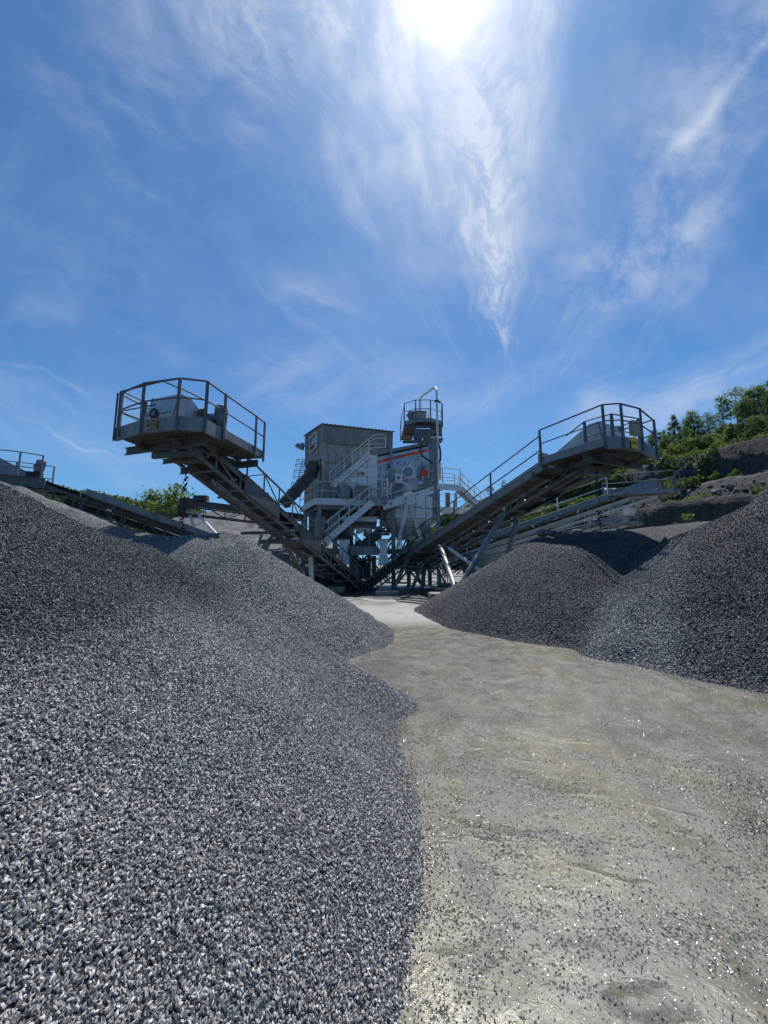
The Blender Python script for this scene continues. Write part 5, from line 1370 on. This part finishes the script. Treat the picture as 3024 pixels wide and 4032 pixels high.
# ---- vibrating screen with red stripe
YS0, YS1 = 24.35, 25.0
vs_ = thing('vibrating_screen', 'big inclined vibrating screen with a red stripe and round drive cover', 'machine', tuple(Q(1010, 1000, 24.6)))
def QS(x, y, d=0.0): # point on the screen's side plate, pushed d towards the viewer
    return Q(x, y, YS0+(YS1-YS0)*(x-790)/430-d)
mb = MB(); mb.prism([QS(792, 995), QS(1225, 905), QS(1222, 556), QS(797, 642)], back*2.0); sb_ = mb.build('side_plate', M['plate'], vs_)
mb = MB(); mb.prism([QS(798, 662, .02), QS(1218, 576, .02), QS(1218, 560, .02), QS(798, 646, .02)], back*.02); mb.build('shadow_gap', M['black'], sb_)
mb = MB(); mb.prism([QS(800, 645, .14), QS(1195, 562, .14), QS(1195, 540, .14), QS(800, 618, .14)], back*2.3); mb.build('top_flange', M['galv'], vs_)
mb = MB(); mb.prism([QS(793, 716, .025), QS(1214, 615, .025), QS(1214, 594, .025), QS(793, 692, .025)], back*.02); st_ = mb.build('red_stripe', M['red'], vs_)
mb = MB(); mb.prism([QS(960, 676, .045), QS(1003, 666, .045), QS(1003, 650, .045), QS(960, 660, .045)], back*.02); bk = mb.build('badge', M['black'], st_)
mb = MB(); mb.prism([QS(968, 669, .055), QS(994, 663, .055), QS(994, 659, .055), QS(968, 665, .055)], back*.01); mb.build('badge_mark', M['white_steel'], bk)
for x, y in ((830, 694), (1119, 623)):
    mb = MB(); mb.prism([QS(x-6, y+8, .05), QS(x+6, y+6, .05), QS(x+7, y-9, .05), QS(x-7, y-7, .05)], back*.02); mb.build('warning_sticker', M['yellow'], vs_)
for x, y in ((803, 758), (945, 775)):
    mb = MB(); c = QS(x, y, .03); mb.tube(c, c+back*.02, .1 if x > 900 else .07, 14); mb.build('warning_sticker', M['yellow'], vs_)
rs_b = random.Random(4)
mb = MB()
for i in range(46):
    x = rs_b.uniform(802, 1205); y = 700+(-.215)*(x-800)+rs_b.uniform(25, 150); c = QS(x, y, .01)
    if abs(x-1045) < 45 and y > 750: continue
    mb.tube(c, c+Vector((0, -.05, 0)), .035, 6)
mb.build('bolt', M['black'], sb_)
c = QS(1046, 797, .0); mb = MB(); mb.tube(c, c+Vector((0, -.42, 0)), .46, 24, .42); mb.prism([c+Vector((.1, -.02, -.5)), c+Vector((.55, -.02, -.35)), c+Vector((.5, -.02, .2)), c+Vector((.1, -.02, .4))], (0, -.3, 0)); dr = mb.build('drive_cover', M['light_steel'], vs_)
mb = MB(); mb.tube(c+Vector((0, -.42, 0)), c+Vector((0, -.44, 0)), .34, 24); mb.build('cover_plate', M['motor'], dr)
mb = MB(); q = [QS(945, 876, .5), QS(1008, 876, .5), QS(1006, 802, .5), QS(945, 795, .5)]; mb.prism(q, back*.28); bx = mb.build('electric_box', M['white_steel'], vs_)
mb = MB(); mb.prism([QS(966, 842, .52), QS(980, 842, .52), QS(980, 820, .52), QS(966, 820, .52)], back*.02); mb.build('switch', M['black'], bx)
for x0, n_ in ((815, 3), (1140, 3)):
    for k in range(n_):
        x = x0+k*27; yb = (880 if x0 < 900 else 800)-k*2; mb = MB(); p0, p1, p2 = QS(x, yb, .0), QS(x+18, yb, .0), QS(x, yb-75, .0)
        mb.prism([QS(x, yb-72, .02), QS(x, yb+8, .02), QS(x, yb+8, .42)], (.025, 0, 0)); mb.build('gusset', M['plate'], vs_)
for (x0, x1, y0, y1) in ((1160, 1216, 765, 812), (836, 890, 858, 892)):
    mb = MB(); mb.prism([QS(x0-6, y1, .5), QS(x1, y1, .5), QS(x1-2, y0, .38), QS(x0+6, y0, .38)], back*.35); mb.build('spring_guard', M['red'], vs_)
for x in (1170, 1190, 1210, 845, 862):
    y = 815 if x > 1000 else 893; c = QS(x, y, .3)
    mb = MB(); hel = [c+Vector((math.cos(i*1.05)*.09, math.sin(i*1.05)*.09, -.012*i)) for i in range(48)]; mb.path(hel, .022, 5); mb.build('coil_spring', M['light_steel'], vs_)
mb = MB(); mb.beam(QS(912, 858, .3), QS(912, 583, .3), .2, .14, up=(0, 1, 0)); mb.build('guide_post', M['motor'], vs_)
mb = MB(); c = QS(894, 743, .02); mb.tube(c, c+Vector((0, -.3, 0)), .09, 10); mb.build('grease_cup', M['rubber'], vs_)
mb = MB(); mb.path(smooth_path([Q(1185, 490, 25.2), Q(1160, 540, 24.7), Q(1152, 600, 24.5), Q(1165, 655, 24.4), Q(1210, 685, 24.4), Q(1238, 700, 24.5), Q(1252, 722, 24.6)], .5, 5), .055, 8); mb.build('hose', M['rubber'], vs_)
# lower dark frame of the screen with feed box
mb = MB(); mb.prism([QS(900, 1000, .05), QS(1010, 985, .05), QS(1010, 880, .05), QS(925, 905, .05)], back*.8); mb.prism([QS(1080, 1000, .0), QS(1230, 960, .0), QS(1230, 860, .0), QS(1110, 880, .0)], back*.8); mb.build('base_frame', M['motor'], vs_)
mb = MB(); mb.prism([QS(1123, 882, .5), QS(1175, 882, .5), QS(1168, 868, .5), QS(1140, 860, .5)], back*.3); mb.build('bearing_cap', M['white_steel'], vs_)
for dx_ in (0, 22, 44):
    mb = MB(); mb.tube(Q(1188+dx_*.9, 905, 24.5), Q(1188+dx_*.9, 828, 24.5), .07, 10); mb.build('damper', M['galv'], vs_)
mb = MB(); mb.beam(Q(1030, 880, 24.2), Q(1070, 930, 24.2), .1, .1); mb.beam(Q(1010, 870, 24.2), Q(1060, 905, 24.2), .07, .07); mb.build('strut', M['light_steel'], vs_)

# ---- ramp walkway to the right and the steep stair
rw = thing('ramp_walkway', 'sloping light grey walkway with handrail in front of the screen', 'walkway', tuple(Q(890, 1050, 23.6)))
r0, r1, r2 = Q(845, 1068, 23.6), Q(1335, 905, 25.4), Q(1480, 890, 26.0); r2.z = r1.z+.02
wv = Vector((-.25, .85, 0))
for nm, lo_, hi_ in (('near', 0, 1),):
    mb = MB(); mb.beam(r0, r1, .03, .46); mb.beam(r1, r2, .03, .44); mb.build('edge_beam', M['light_steel'], rw)
mb = MB(); mb.prism([r0-up*.02, r1-up*.02, r1+wv-up*.02, r0+wv-up*.02], up*.04); mb.prism([r1, r2, r2+wv, r1+wv], up*.04); mb.build('deck', M['deck'], rw)
mb = MB(); mb.beam(r0+wv, r1+wv, .03, .3); mb.build('edge_beam', M['light_steel'], rw)
for f in (.12, .35, .55, .8):
    mb = MB(); p = r0.lerp(r1, f)+Vector((0, -.03, .05)); mb.box(p, (.16, .02, .14)); mb.build('bracket', M['galv'], rw)
rail_on(rw, [r0.lerp(r1, .13)+up*.2, r1+up*.2, r2+up*.2], 1.12, pe=1.25, mids=(.42,))
rail_on(rw, [r1+wv+up*.2, r2+wv+up*.2], 1.0, pe=1.6, mids=(.5,))
r3 = Q(1640, 1010, 26.6)
st2 = stair('steel_stair', 'steep stair going down to the right from the end of the sloping walkway', r3-up*1.0+Vector((.55, 0, 0)), r2+up*.02, 0, (-.1, .8, 0), n=12, sh_=.3, rail_mat='light_steel')

# ---- landing and lower stair
ln = thing('stair_landing', 'small grey landing with railing at the head of the lower stair', 'landing', tuple(Q(820, 1045, 22.9)))
l0, l1 = Q(762, 1030, 22.9), Q(880, 1030, 22.9); l0.z = l1.z = 5.42
mb = MB(); mb.prism([l0, l1, l1+Vector((-.15, .9, 0)), l0+Vector((-.15, .9, 0))], up*.05); mb.build('deck', M['deck'], ln)
mb = MB(); mb.beam(l0+up*.05, l1+up*.05, .03, .36); mb.beam(l1+up*.05, l1+Vector((-.15, .9, .05)), .03, .36); mb.build('edge_beam', M['galv'], ln)
rail_on(ln, [l0+up*.2, l1+up*.2, l1+Vector((-.15, .85, .2))], 1.15, pe=1.2, mids=(.5,))
s3 = stair('steel_stair', 'long light grey lower stair crossing the front of the plant', Q(375, 1352, 22.6), Q(762, 1030, 22.85), 0, (-.12, .85, 0), n=13, sh_=.36, rh=1.05)
# ladder-like gate and small white meter at the landing
gt = thing('white_gate', 'short white ladder-like gate on the right of the landing', 'gate', tuple(Q(862, 1010, 23.3)))
mb = MB(); g0, g1 = Q(838, 1010, 23.3), Q(886, 1010, 23.3); hgt = up*1.35
mb.tube(g0, g0+hgt, .04, 8); mb.tube(g1, g1+hgt, .04, 8); mb.build('frame', M['white_steel'], gt)
for k in range(5):
    mb = MB(); z_ = up*(.25+.24*k); mb.tube(g0+z_, g1+z_, .022, 6); mb.build('bar', M['white_steel'], gt)

# ---- lower deck with its rails
ldk = thing('lower_platform', 'low walkway with thin rails across the middle of the plant above the twin chutes', 'platform', tuple(Q(600, 1450, 23.0)))
a_, b__ = Q(470, 1432, 23.0), Q(1000, 1432, 23.0); a_.z = b__.z = 2.45
mb = MB(); mb.prism([a_, b__, b__+Vector((0, 1, 0)), a_+Vector((0, 1, 0))], up*.05); mb.build('deck', M['deck'], ldk)
mb = MB(); mb.beam(Q(580, 1430, 22.9), Q(812, 1430, 22.9), .04, .5); mb.build('edge_beam', M['galv'], ldk)
rail_on(ldk, [a_+up*.15, b__+up*.15], 1.25, pe=1.6, mids=(.7,), mat='galv', rail=.022)
# twin chutes
def waist_chute(x, label):
    t = thing('waist_chute', label, 'chute', tuple(Q(x, 1540, 22.2)), 'pale waisted discharge chutes')
    Y_ = 22.2; w = lambda xx, yy: Q(x+xx, yy, Y_)
    mb = MB(); mb.prism([w(-30, 1465), w(30, 1465), w(30, 1408), w(42, 1342), w(-42, 1342), w(-30, 1408)], back*.6); mb.build('upper_box', M['light_steel'], t)
    mb = MB(); mb.prism([w(-34, 1545), w(42, 1540), w(45, 1500), w(30, 1468), w(-30, 1468), w(-42, 1500)], back*.65); mb.build('lower_hood', M['light_steel'], t)
    mb = MB(); mb.prism([w(-40, 1472), w(34, 1472), w(34, 1462), w(-40, 1462)], Vector((0, -.08, 0))); mb.prism([w(-46, 1346), w(46, 1346), w(46, 1338), w(-46, 1338)], Vector((0, -.06, 0))); mb.build('flange', M['light_steel'], t)
    for s in (-1, 1):
        mb = MB(); mb.beam(w(s*46, 1420), w(s*48, 1370), .06, .1); mb.build('bracket', M['galv'], t)
    return t
waist_chute(522, 'left of the two pale waisted chutes under the lower platform')
waist_chute(850, 'right of the two pale waisted chutes under the lower platform')
# crusher body, hopper and beams in the shade
cr = thing('crusher', 'dark machine body with a pale beam hanging between the stair and the twin chutes', 'machine', tuple(Q(720, 1420, 24)))
mb = MB(); mb.prism([Q(510, 1185, 23.9), Q(795, 1190, 23.9), Q(795, 1152, 23.9), Q(510, 1148, 23.9)], back*1.2); mb.build('cross_member', M['light_steel'], cr)
mb = MB(); mb.prism([Q(600, 1235, 24.2), Q(790, 1240, 24.2), Q(790, 1192, 24.2), Q(560, 1190, 24.2)], back*1.2); mb.prism([Q(600, 1410, 24.6), Q(800, 1410, 24.6), Q(770, 1300, 24.6), Q(735, 1290, 24.6)], back*1.4); mb.build('body', M['dark_steel'], cr)
mb = MB(); mb.prism([Q(706, 1245, 23.6), Q(752, 1245, 23.6), Q(744, 1278, 23.6), Q(720, 1280, 23.6)], back*.5); mb.prism([Q(640, 1290, 24.3), Q(730, 1240, 24.3), Q(730, 1225, 24.3), Q(620, 1235, 24.3)], back*.5); mb.build('feed_lip', M['light_steel'], cr)
for cx in (535, 785):
    mb = MB(); c = Q(cx, 1308, 23.4); mb.tube(c, c+back*.5, .32, 18); mb.build('roller', M['rubber'], cr)
for i, (x0, y0, x1, y1, Y_, w_) in enumerate(((540, 1120, 640, 1060, 24.5, .35), (660, 1140, 700, 1060, 24.7, .3), (730, 1150, 790, 1090, 24.5, .3), (820, 1330, 845, 1080, 24.4, .2), (780, 1240, 860, 1260, 24.2, .2), (600, 1460, 640, 1690, 24.5, .5), (700, 1500, 720, 1700, 25, .2), (770, 1470, 775, 1700, 24.6, .3))):
    mb = MB(); mb.beam(Q(x0, y0, Y_), Q(x1, y1, Y_), w_, w_); mb.build('member', M['dark_steel'], cr)
mb = MB(); mb.prism([Q(625, 1660, 25), Q(705, 1660, 25), Q(705, 1510, 25), Q(625, 1510, 25)], back*1.5); mb.build('counterweight', M['brown_steel'], cr)
# bins behind the crusher (dark sheet walls)
bw = thing('under_bin', 'shaded sheet bin with two outlets below the main service platform', 'bin', tuple(Q(500, 1400, 26)))
mb = MB(); mb.prism([Q(240, 1330, 25.2), Q(500, 1330, 25.2), Q(500, 1090, 25.2), Q(240, 1090, 25.2)], back*2); mb.prism([Q(505, 1145, 25.3), Q(870, 1145, 25.3), Q(870, 1085, 25.3), Q(505, 1085, 25.3)], back*2); mb.build('bin_wall', M['dark_steel'], bw)
for x in (300, 420, 540, 690):
    mb = MB(); mb.prism([Q(x, 1310, 25.0), Q(x+60, 1310, 25.0), Q(x+80, 1150, 25.0), Q(x-10, 1150, 25.0)], back*.4); mb.build('outlet', M['dirty_wall'], bw)

# ---- round cone bin below the screen
cb = thing('cone_bin', 'pale panelled cone-bottomed bin under the screen behind the splayed legs', 'bin', tuple(Q(1050, 1300, 25.6)))
c = Q(1048, 1085, 26.2); zc_ = c.z; rr_ = 1.95
def ring(cx, cy, z, r, n=28): return [Vector((cx+math.cos(2*math.pi*i/n)*r, cy+math.sin(2*math.pi*i/n)*r, z)) for i in range(n)]
def lathe(prof, cx, cy, n=28):
    mb = MB(); vs = []; fs = []
    for z, r in prof: vs += ring(cx, cy, z, r, n)
    for k in range(len(prof)-1):
        for i in range(n): fs.append((k*n+i, k*n+(i+1) % n, (k+1)*n+(i+1) % n, (k+1)*n+i))
    fs.append(tuple(range(n))[::-1]); fs.append(tuple(range((len(prof)-1)*n, len(prof)*n))); mb.add(vs, fs); return mb
tb = lathe([(zc_-2.15, .75), (zc_-1.95, .9), (zc_-1.0, 1.9), (zc_-.9, rr_), (zc_+.6, rr_)], c.x, c.y).build('shell', M['light_steel'], cb)
mb = MB()
for i in range(16):
    an = 2*math.pi*(i+.5)/16; mb.beam((c.x+math.cos(an)*(rr_+.005), c.y+math.sin(an)*(rr_+.005), zc_-.9), (c.x+math.cos(an)*(rr_+.005), c.y+math.sin(an)*(rr_+.005), zc_+.6), .03, .03, up=(math.cos(an), math.sin(an), 0))
    mb.beam((c.x+math.cos(an)*.92, c.y+math.sin(an)*.92, zc_-1.95), (c.x+math.cos(an)*1.92, c.y+math.sin(an)*1.92, zc_-1.0), .03, .03, up=(math.cos(an), math.sin(an), 0))
for z, r in ((zc_-.9, rr_+.02), (zc_-.2, rr_+.02), (zc_-1.45, 1.44)): mb.path(ring(c.x, c.y, z, r, 28)+[ring(c.x, c.y, z, r, 28)[0]], .025, 5)
mb.build('seam', M['motor'], tb)

# ---- splayed legs with head bracket
vl = thing('splayed_legs', 'pair of splayed pale legs meeting at a rounded bracket below the sloping walkway', 'support', tuple(Q(1050, 1400, 23.9)))
c = Q(1075, 1030, 24.2)
mb = MB(); mb.prism([Q(1028, 1020, 24.1), Q(1036, 1045, 24.1), Q(1055, 1056, 24.1), Q(1098, 1050, 24.1), Q(1120, 1030, 24.1), Q(1122, 1008, 24.1), Q(1030, 1018, 24.1)], back*.3); mb.build('head_bracket', M['white_steel'], vl)
for x0, y0, x1, y1, Y0_, Y1_ in ((1042, 1055, 962, 1408, 24.0, 23.6), (1070, 1060, 1158, 1335, 24.2, 24.4), (1195, 1160, 1180, 1330, 25.5, 25.5), (1188, 1160, 1238, 1330, 25.4, 25.2)):
    mb = MB(); mb.ibeam(Q(x0, y0, Y0_), Q(x1, y1, Y1_), .2, .2, .03, up=(1, 0, 0)); mb.build('leg', M['light_steel' if x0 < 1100 else 'galv'], vl)
mb = MB(); mb.tube(Q(1118, 1040, 24.0), Q(1222, 1106, 24.0), .07, 8); mb.tube(Q(1196, 1110, 23.9), Q(1218, 1106, 23.9), .1, 10); mb.build('damper', M['white_steel'], vl)

# ---- tower with the high platform
tw = thing('screen_tower', 'slim tower carrying a small octagonal railed platform, highest point of the plant', 'tower', tuple(Q(1250, 1000, 25.3)))
mb = MB(); mb.prism([Q(1218, 1000, 25.1), Q(1285, 1000, 25.1), Q(1283, 500, 25.1), Q(1216, 505, 25.1)], back*1.2); mb.build('casing', M['galv'], tw)
mb = MB(); mb.beam(Q(1222, 1000, 25.08), Q(1220, 505, 25.08), .06, .05, up=(0, 1, 0)); mb.beam(Q(1282, 1000, 25.08), Q(1281, 505, 25.08), .06, .05, up=(0, 1, 0)); mb.build('edge_angle', M['motor'], tw)
zD = Q(1180, 382, 26.6).z
ctr = Q(1176, 400, 27.6)
# hopper between tower and platform
b4 = [Q(1090, 555, 25.6), Q(1212, 515, 25.6), Q(1230, 515, 28.2), Q(1110, 545, 28.2)]
t4_ = [Q(1100, 430, 26.2), Q(1292, 435, 26.2), Q(1262, 470, 29.0), Q(1110, 470, 29.0)]
mb = MB(); mb.hexa(b4, t4_); mb.build('head_chute', M['dark_steel'], tw)
mb = MB(); mb.box(Q(1205, 525, 25.3), (.5, .5, .6)); mb.prism([Q(1290, 526, 25.9), Q(1337, 520, 25.9), Q(1335, 508, 25.9), Q(1290, 506, 25.9)], back*.8); mb.build('side_bracket', M['dark_steel'], tw)
plan = [Q(992, 490, 30.4), Q(1025, 385, 26.9), Q(1115, 368, 26.3), Q(1235, 370, 26.3), Q(1330, 390, 26.9), Q(1322, 440, 29.5)]
xy = [(p.x, p.y) for p in plan]
deck_parts(tw, xy, zD-.15, .85, (ctr.x, 29.2), toe=.42, rail_h=1.75, postw=(.06, .07))
mb = MB()
for y_ in (26.5, 28.2, 30.0): mb.channel((Q(1025, 385, 26.9).x, y_, zD-.35), (Q(1325, 385, 26.9).x, y_, zD-.35), .1, .22, .02, 1)
mb.build('cross_beam', M['dark_steel'], tw)
mb = MB(); mb.prism([Q(1110, 358, 27.4), Q(1200, 358, 27.4), Q(1200, 292, 27.4), Q(1110, 288, 27.4)], back*1.0); mo = mb.build('motor_box', M['tank'], tw)
mb = MB(); mb.prism([Q(1106, 292, 27.35), Q(1204, 296, 27.35), Q(1204, 286, 27.35), Q(1106, 283, 27.35)], back*1.1); mb.build('box_lid', M['galv'], mo)
c = Q(1078, 355, 27.4); gear_motor(tw, c+up*.1, (0, 0, 1), .22, .5)
mb = MB(); mb.path([Q(1100, 365, 26.9), Q(1104, 272, 26.9), Q(1222, 272, 26.9), Q(1218, 365, 26.9)], .025, 6); mb.path([Q(1104, 325, 26.9), Q(1220, 325, 26.9)], .022, 6); mb.build('inner_guard_rail', M['galv'], tw)
pp = thing('bent_pipe', 'tall bent pipe rising over the tower platform and running down its right side', 'pipe', tuple(Q(1290, 1000, 25.9)))
mb = MB(); mb.path(smooth_path([Q(1148, 292, 27.9), Q(1147, 180, 27.9), Q(1272, 88, 26.9), Q(1284, 120, 26.2), Q(1290, 430, 25.9), Q(1296, 1000, 25.9)], .35, 5), .085, 10); mb.build('pipe_run', M['light_steel'], pp, smooth=True)
mb = MB(); c = Q(1285, 207, 26.15); mb.tube(c-up*.05, c+up*.05, .17, 12); mb.tube(c+Vector((.1, 0, -.04)), c+Vector((.3, 0, -.04)), .05, 8); mb.build('coupling', M['black'], pp)
mb = MB(); mb.path(smooth_path([Q(1298, 555, 26), Q(1312, 590, 26), Q(1316, 650, 26), Q(1312, 700, 26), Q(1302, 705, 26)], .3, 4), .07, 8); o = mb.build('black_hose', M['rubber']); tag(o, 'black hose loop hanging on the right side of the tower', 'hose')
mb = MB(); rs = random.Random(2)
for k in range(3):
    x = 1306+k*3; pts = [Q(x+rs.uniform(-4, 6), y, 26.1) for y in range(712, 850, 9)]; mb.path(pts, .06+.02*(k % 2), 6)
o = mb.build('dusty_chain', M['white_steel']); tag(o, 'dust-caked chain hanging beside the tower below the black hose', 'chain')

# ---- right-hand side galleries between tower and right conveyor
gl = thing('gallery', 'pale walkway gallery glimpsed between the tower and the right conveyor', 'walkway', tuple(Q(1400, 1100, 28)))
mb = MB(); mb.prism([Q(1300, 1120, 28), Q(1640, 1130, 28), Q(1640, 1075, 28), Q(1300, 1070, 28)], back*.05); mb.build('side_panel', M['light_steel'], gl)
rail_on(gl, [Q(1310, 1075, 28), Q(1560, 1080, 28)], 1.0, pe=1.1, mids=(.5,), mat='light_steel', rail=.022)
for x in (1365, 1440, 1385):
    mb = MB(); mb.beam(Q(x, 1130, 28.1), Q(x, 955, 28.1), .16, .16); mb.build('post', M['truss'], gl)
# dark lattice feeding belts in the middle
def small_belt(name, label, a, c, w=.8, mat='dark_steel'):
    a, c = Vector(a), Vector(c); t = thing(name, label, 'conveyor', tuple(a)); s = (c-a).cross(up).normalized()*w/2
    mb = MB(); mb.beam((a+c)/2-(c-a)/2+up*.05, c+up*.05, w*.85, .04); mb.beam(a-up*.35, c-up*.35, w*.8, .03); mb.build('belt', M['belt'], t)
    mb = MB(); n = 9
    for k in (-1, 1):
        mb.beam(a+s*k, c+s*k, .07, .14); mb.beam(a+s*k-up*.6, c+s*k-up*.6, .06, .08)
        for i in range(n):
            p0, p1 = a.lerp(c, i/n)+s*k, a.lerp(c, (i+1)/n)+s*k; mb.beam(p0, p0-up*.6, .04, .04); mb.beam(p0, p1-up*.6, .035, .035)
    mb.build('truss', M[mat], t); return t
small_belt('feeder_belt', 'dark feeder belt under the twin chutes slanting up to the right', Q(705, 1700, 23.2), Q(1010, 1465, 21.8))
small_belt('feeder_belt', 'dark return belt low behind the foot of the left conveyor', Q(380, 1590, 24.6), Q(640, 1730, 24.0))
small_belt('feeder_belt', 'dim cross belt behind the legs of the right conveyor', Q(1340, 1560, 26), Q(1660, 1400, 27), mat='truss')
small_belt('feeder_belt', 'dim belt behind the left conveyor truss, above the pale upright leg', Q(60, 1330, 25.5), Q(420, 1640, 24.6), mat='truss')
# ---- ground-level stairs on the right
stair('grey_stair', 'plain grey stair with dark raking leg under the foot of the right conveyor', Q(930, 1752, 23.0), Q(1060, 1475, 23.6), 0, (1.05, .1, 0), n=8, sh_=.22, mat='galv', rails=False, tmat='galv')
stair('blue_grey_stair', 'short stair with slanting handrails right of the plain grey stair', Q(1185, 1752, 23.2), Q(1105, 1560, 24.6), 0, (1.45, .1, 0), n=7, sh_=.2, mat='galv', tmat='galv', rail_mat='galv', rh=.95)
# ---- pedestals, blocks, tank, pipe
def block(name, label, a, d, mat='concrete', cat='concrete block', seed=1):
    mb = MB(); nx = 7; o = None
    bm = bmesh.new(); bmesh.ops.create_cube(bm, size=1); bmesh.ops.bevel(bm, geom=bm.edges[:], offset=.05, segments=3, affect='EDGES', profile=.6)
    bmesh.ops.subdivide_edges(bm, edges=bm.edges[:], cuts=2, use_grid_fill=True)
    rs = np.random.RandomState(seed)
    for v in bm.verts: v.co = Vector((v.co.x*d[0], v.co.y*d[1], v.co.z*d[2]))+Vector(rs.normal(size=3)*.006)
    me = bpy.data.meshes.new(name); bm.to_mesh(me); bm.free(); me.materials.append(M[mat]); o = bpy.data.objects.new(name, me); COL.objects.link(o); o.location = a; tag(o, label, cat); return o
block('concrete_block', 'large weathered concrete block under the splayed foot of the right conveyor', (2.75, 15.45, .22), (1.9, 1.1, .5))
block('concrete_block', 'low flat concrete slab on the ground in front of the plain grey stair', (.15, 19.7, .1), (1.15, .9, .3), seed=2)
block('concrete_block', 'rough dark footing half buried at the toe of the left mid heap', (-2.6, 21.2, .15), (.9, .6, .5), seed=3)
c = P(1938, 2240, 24.5); c.z = 0
tk = lathe([(0, 1.32), (2.2, 1.3), (2.2, 1.18), (1.9, 1.18)], c.x, c.y, 32).build('round_tank', M['tank'], smooth=False); tag(tk, 'round pale concrete tank half hidden behind the right heap', 'tank')
mb = MB(); mb.tube(P(1725, 2303, 21.5), P(1905, 2312, 21.2), .13, 10); o = mb.build('steel_pipe', M['dark_steel']); tag(o, 'dark pipe lying along the ground behind the big concrete block', 'pipe')
for i, (x0, y0, x1, y1) in enumerate(((1548, 2358, 1760, 2378), (1540, 2350, 1750, 2366), (1560, 2366, 1765, 2392))):
    a_, b__ = PZ(x0, y0, .03), PZ(x1, y1, .03); mid_ = a_.lerp(b__, .5)+Vector((0, .25, 0)); mb = MB(); mb.path(smooth_path([a_, mid_, b__], 2, 6), .025, 6); o = mb.build('ground_cable', M['rubber'])
    tag(o, ['lowest black cable lying on the yard left of the big concrete block', 'uppermost black cable lying on the yard by the low slab', 'black cable nearest the viewer on the pale yard'][i], 'cable')
# pale boulders along the crest behind the right heap
bx0 = 0
for i in range(15):
    px = 2128+i*36+rng.uniform(-9, 9); q = P(px, 2100-rng.uniform(0, 6), 14.2+rng.uniform(-.3, .5)); r_ = rng.uniform(.10, .28)
    o = rock_mesh('boulder', (q.x, q.y, q.z-.02), r_, 50+i, sq=.55); tag(o, 'pale boulder in the row along the crest behind the right heap', 'boulder', 'pale boulders on the crest of the right heap')
# ---- pipework and loose structure filling the shade under the plant
def clutter(name, label, n, box, seed, mat, r=(.03, .09), cat='pipework'):
    rs = random.Random(seed); t = thing(name, label, cat, ((box[0]+box[1])/2, box[2], 0))
    for i in range(n):
        a = Vector((rs.uniform(box[0], box[1]), rs.uniform(box[2], box[3]), rs.uniform(box[4], box[5]))); k = rs.random()
        d = Vector((rs.uniform(.8, 2.4)*rs.choice((-1, 1)), rs.uniform(-.3, .3), 0)) if k < .4 else (Vector((rs.uniform(-.2, .2), 0, rs.uniform(.8, 2.0))) if k < .7 else Vector((rs.uniform(.6, 1.5)*rs.choice((-1, 1)), rs.uniform(-.4, .4), rs.uniform(.6, 1.6))))
        b_ = a+d; b_.z = min(max(b_.z, .1), box[5]); mb = MB(); w = rs.uniform(*r)
        if rs.random() < .5: mb.tube(a, b_, w, 8)
        else: mb.beam(a, b_, w*1.6, w*1.6)
        mb.build('member', M[mat if rs.random() < .75 else 'light_steel'], t)
    return t
clutter('under_pipework', 'tangle of pipes and struts in the shade under the middle of the plant', 80, (-4.4, 3.4, 24.8, 28, .3, 4.8), 3, 'truss')
clutter('side_pipework', 'tangle of pipes and struts below the tower right of the cone bin', 60, (2.2, 6.4, 24.5, 29, .3, 3.6), 5, 'truss', (.025, .07))
clutter('left_pipework', 'struts and bars behind the lower half of the left conveyor', 22, (-7.4, -3.6, 24, 28, .3, 3.2), 8, 'truss', (.025, .07))
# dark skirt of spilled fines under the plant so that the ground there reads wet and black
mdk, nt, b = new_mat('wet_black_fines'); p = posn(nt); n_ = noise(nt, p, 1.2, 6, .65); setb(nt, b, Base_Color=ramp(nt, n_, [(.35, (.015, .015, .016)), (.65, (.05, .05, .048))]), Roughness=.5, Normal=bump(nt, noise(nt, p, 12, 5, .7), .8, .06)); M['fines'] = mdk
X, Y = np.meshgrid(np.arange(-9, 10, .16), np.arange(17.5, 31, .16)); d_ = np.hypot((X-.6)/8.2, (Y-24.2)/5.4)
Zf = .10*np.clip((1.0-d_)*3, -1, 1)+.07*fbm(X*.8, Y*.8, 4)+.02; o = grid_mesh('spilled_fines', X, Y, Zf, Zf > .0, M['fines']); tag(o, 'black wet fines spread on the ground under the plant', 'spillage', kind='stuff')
bpy.context.view_layer.update()
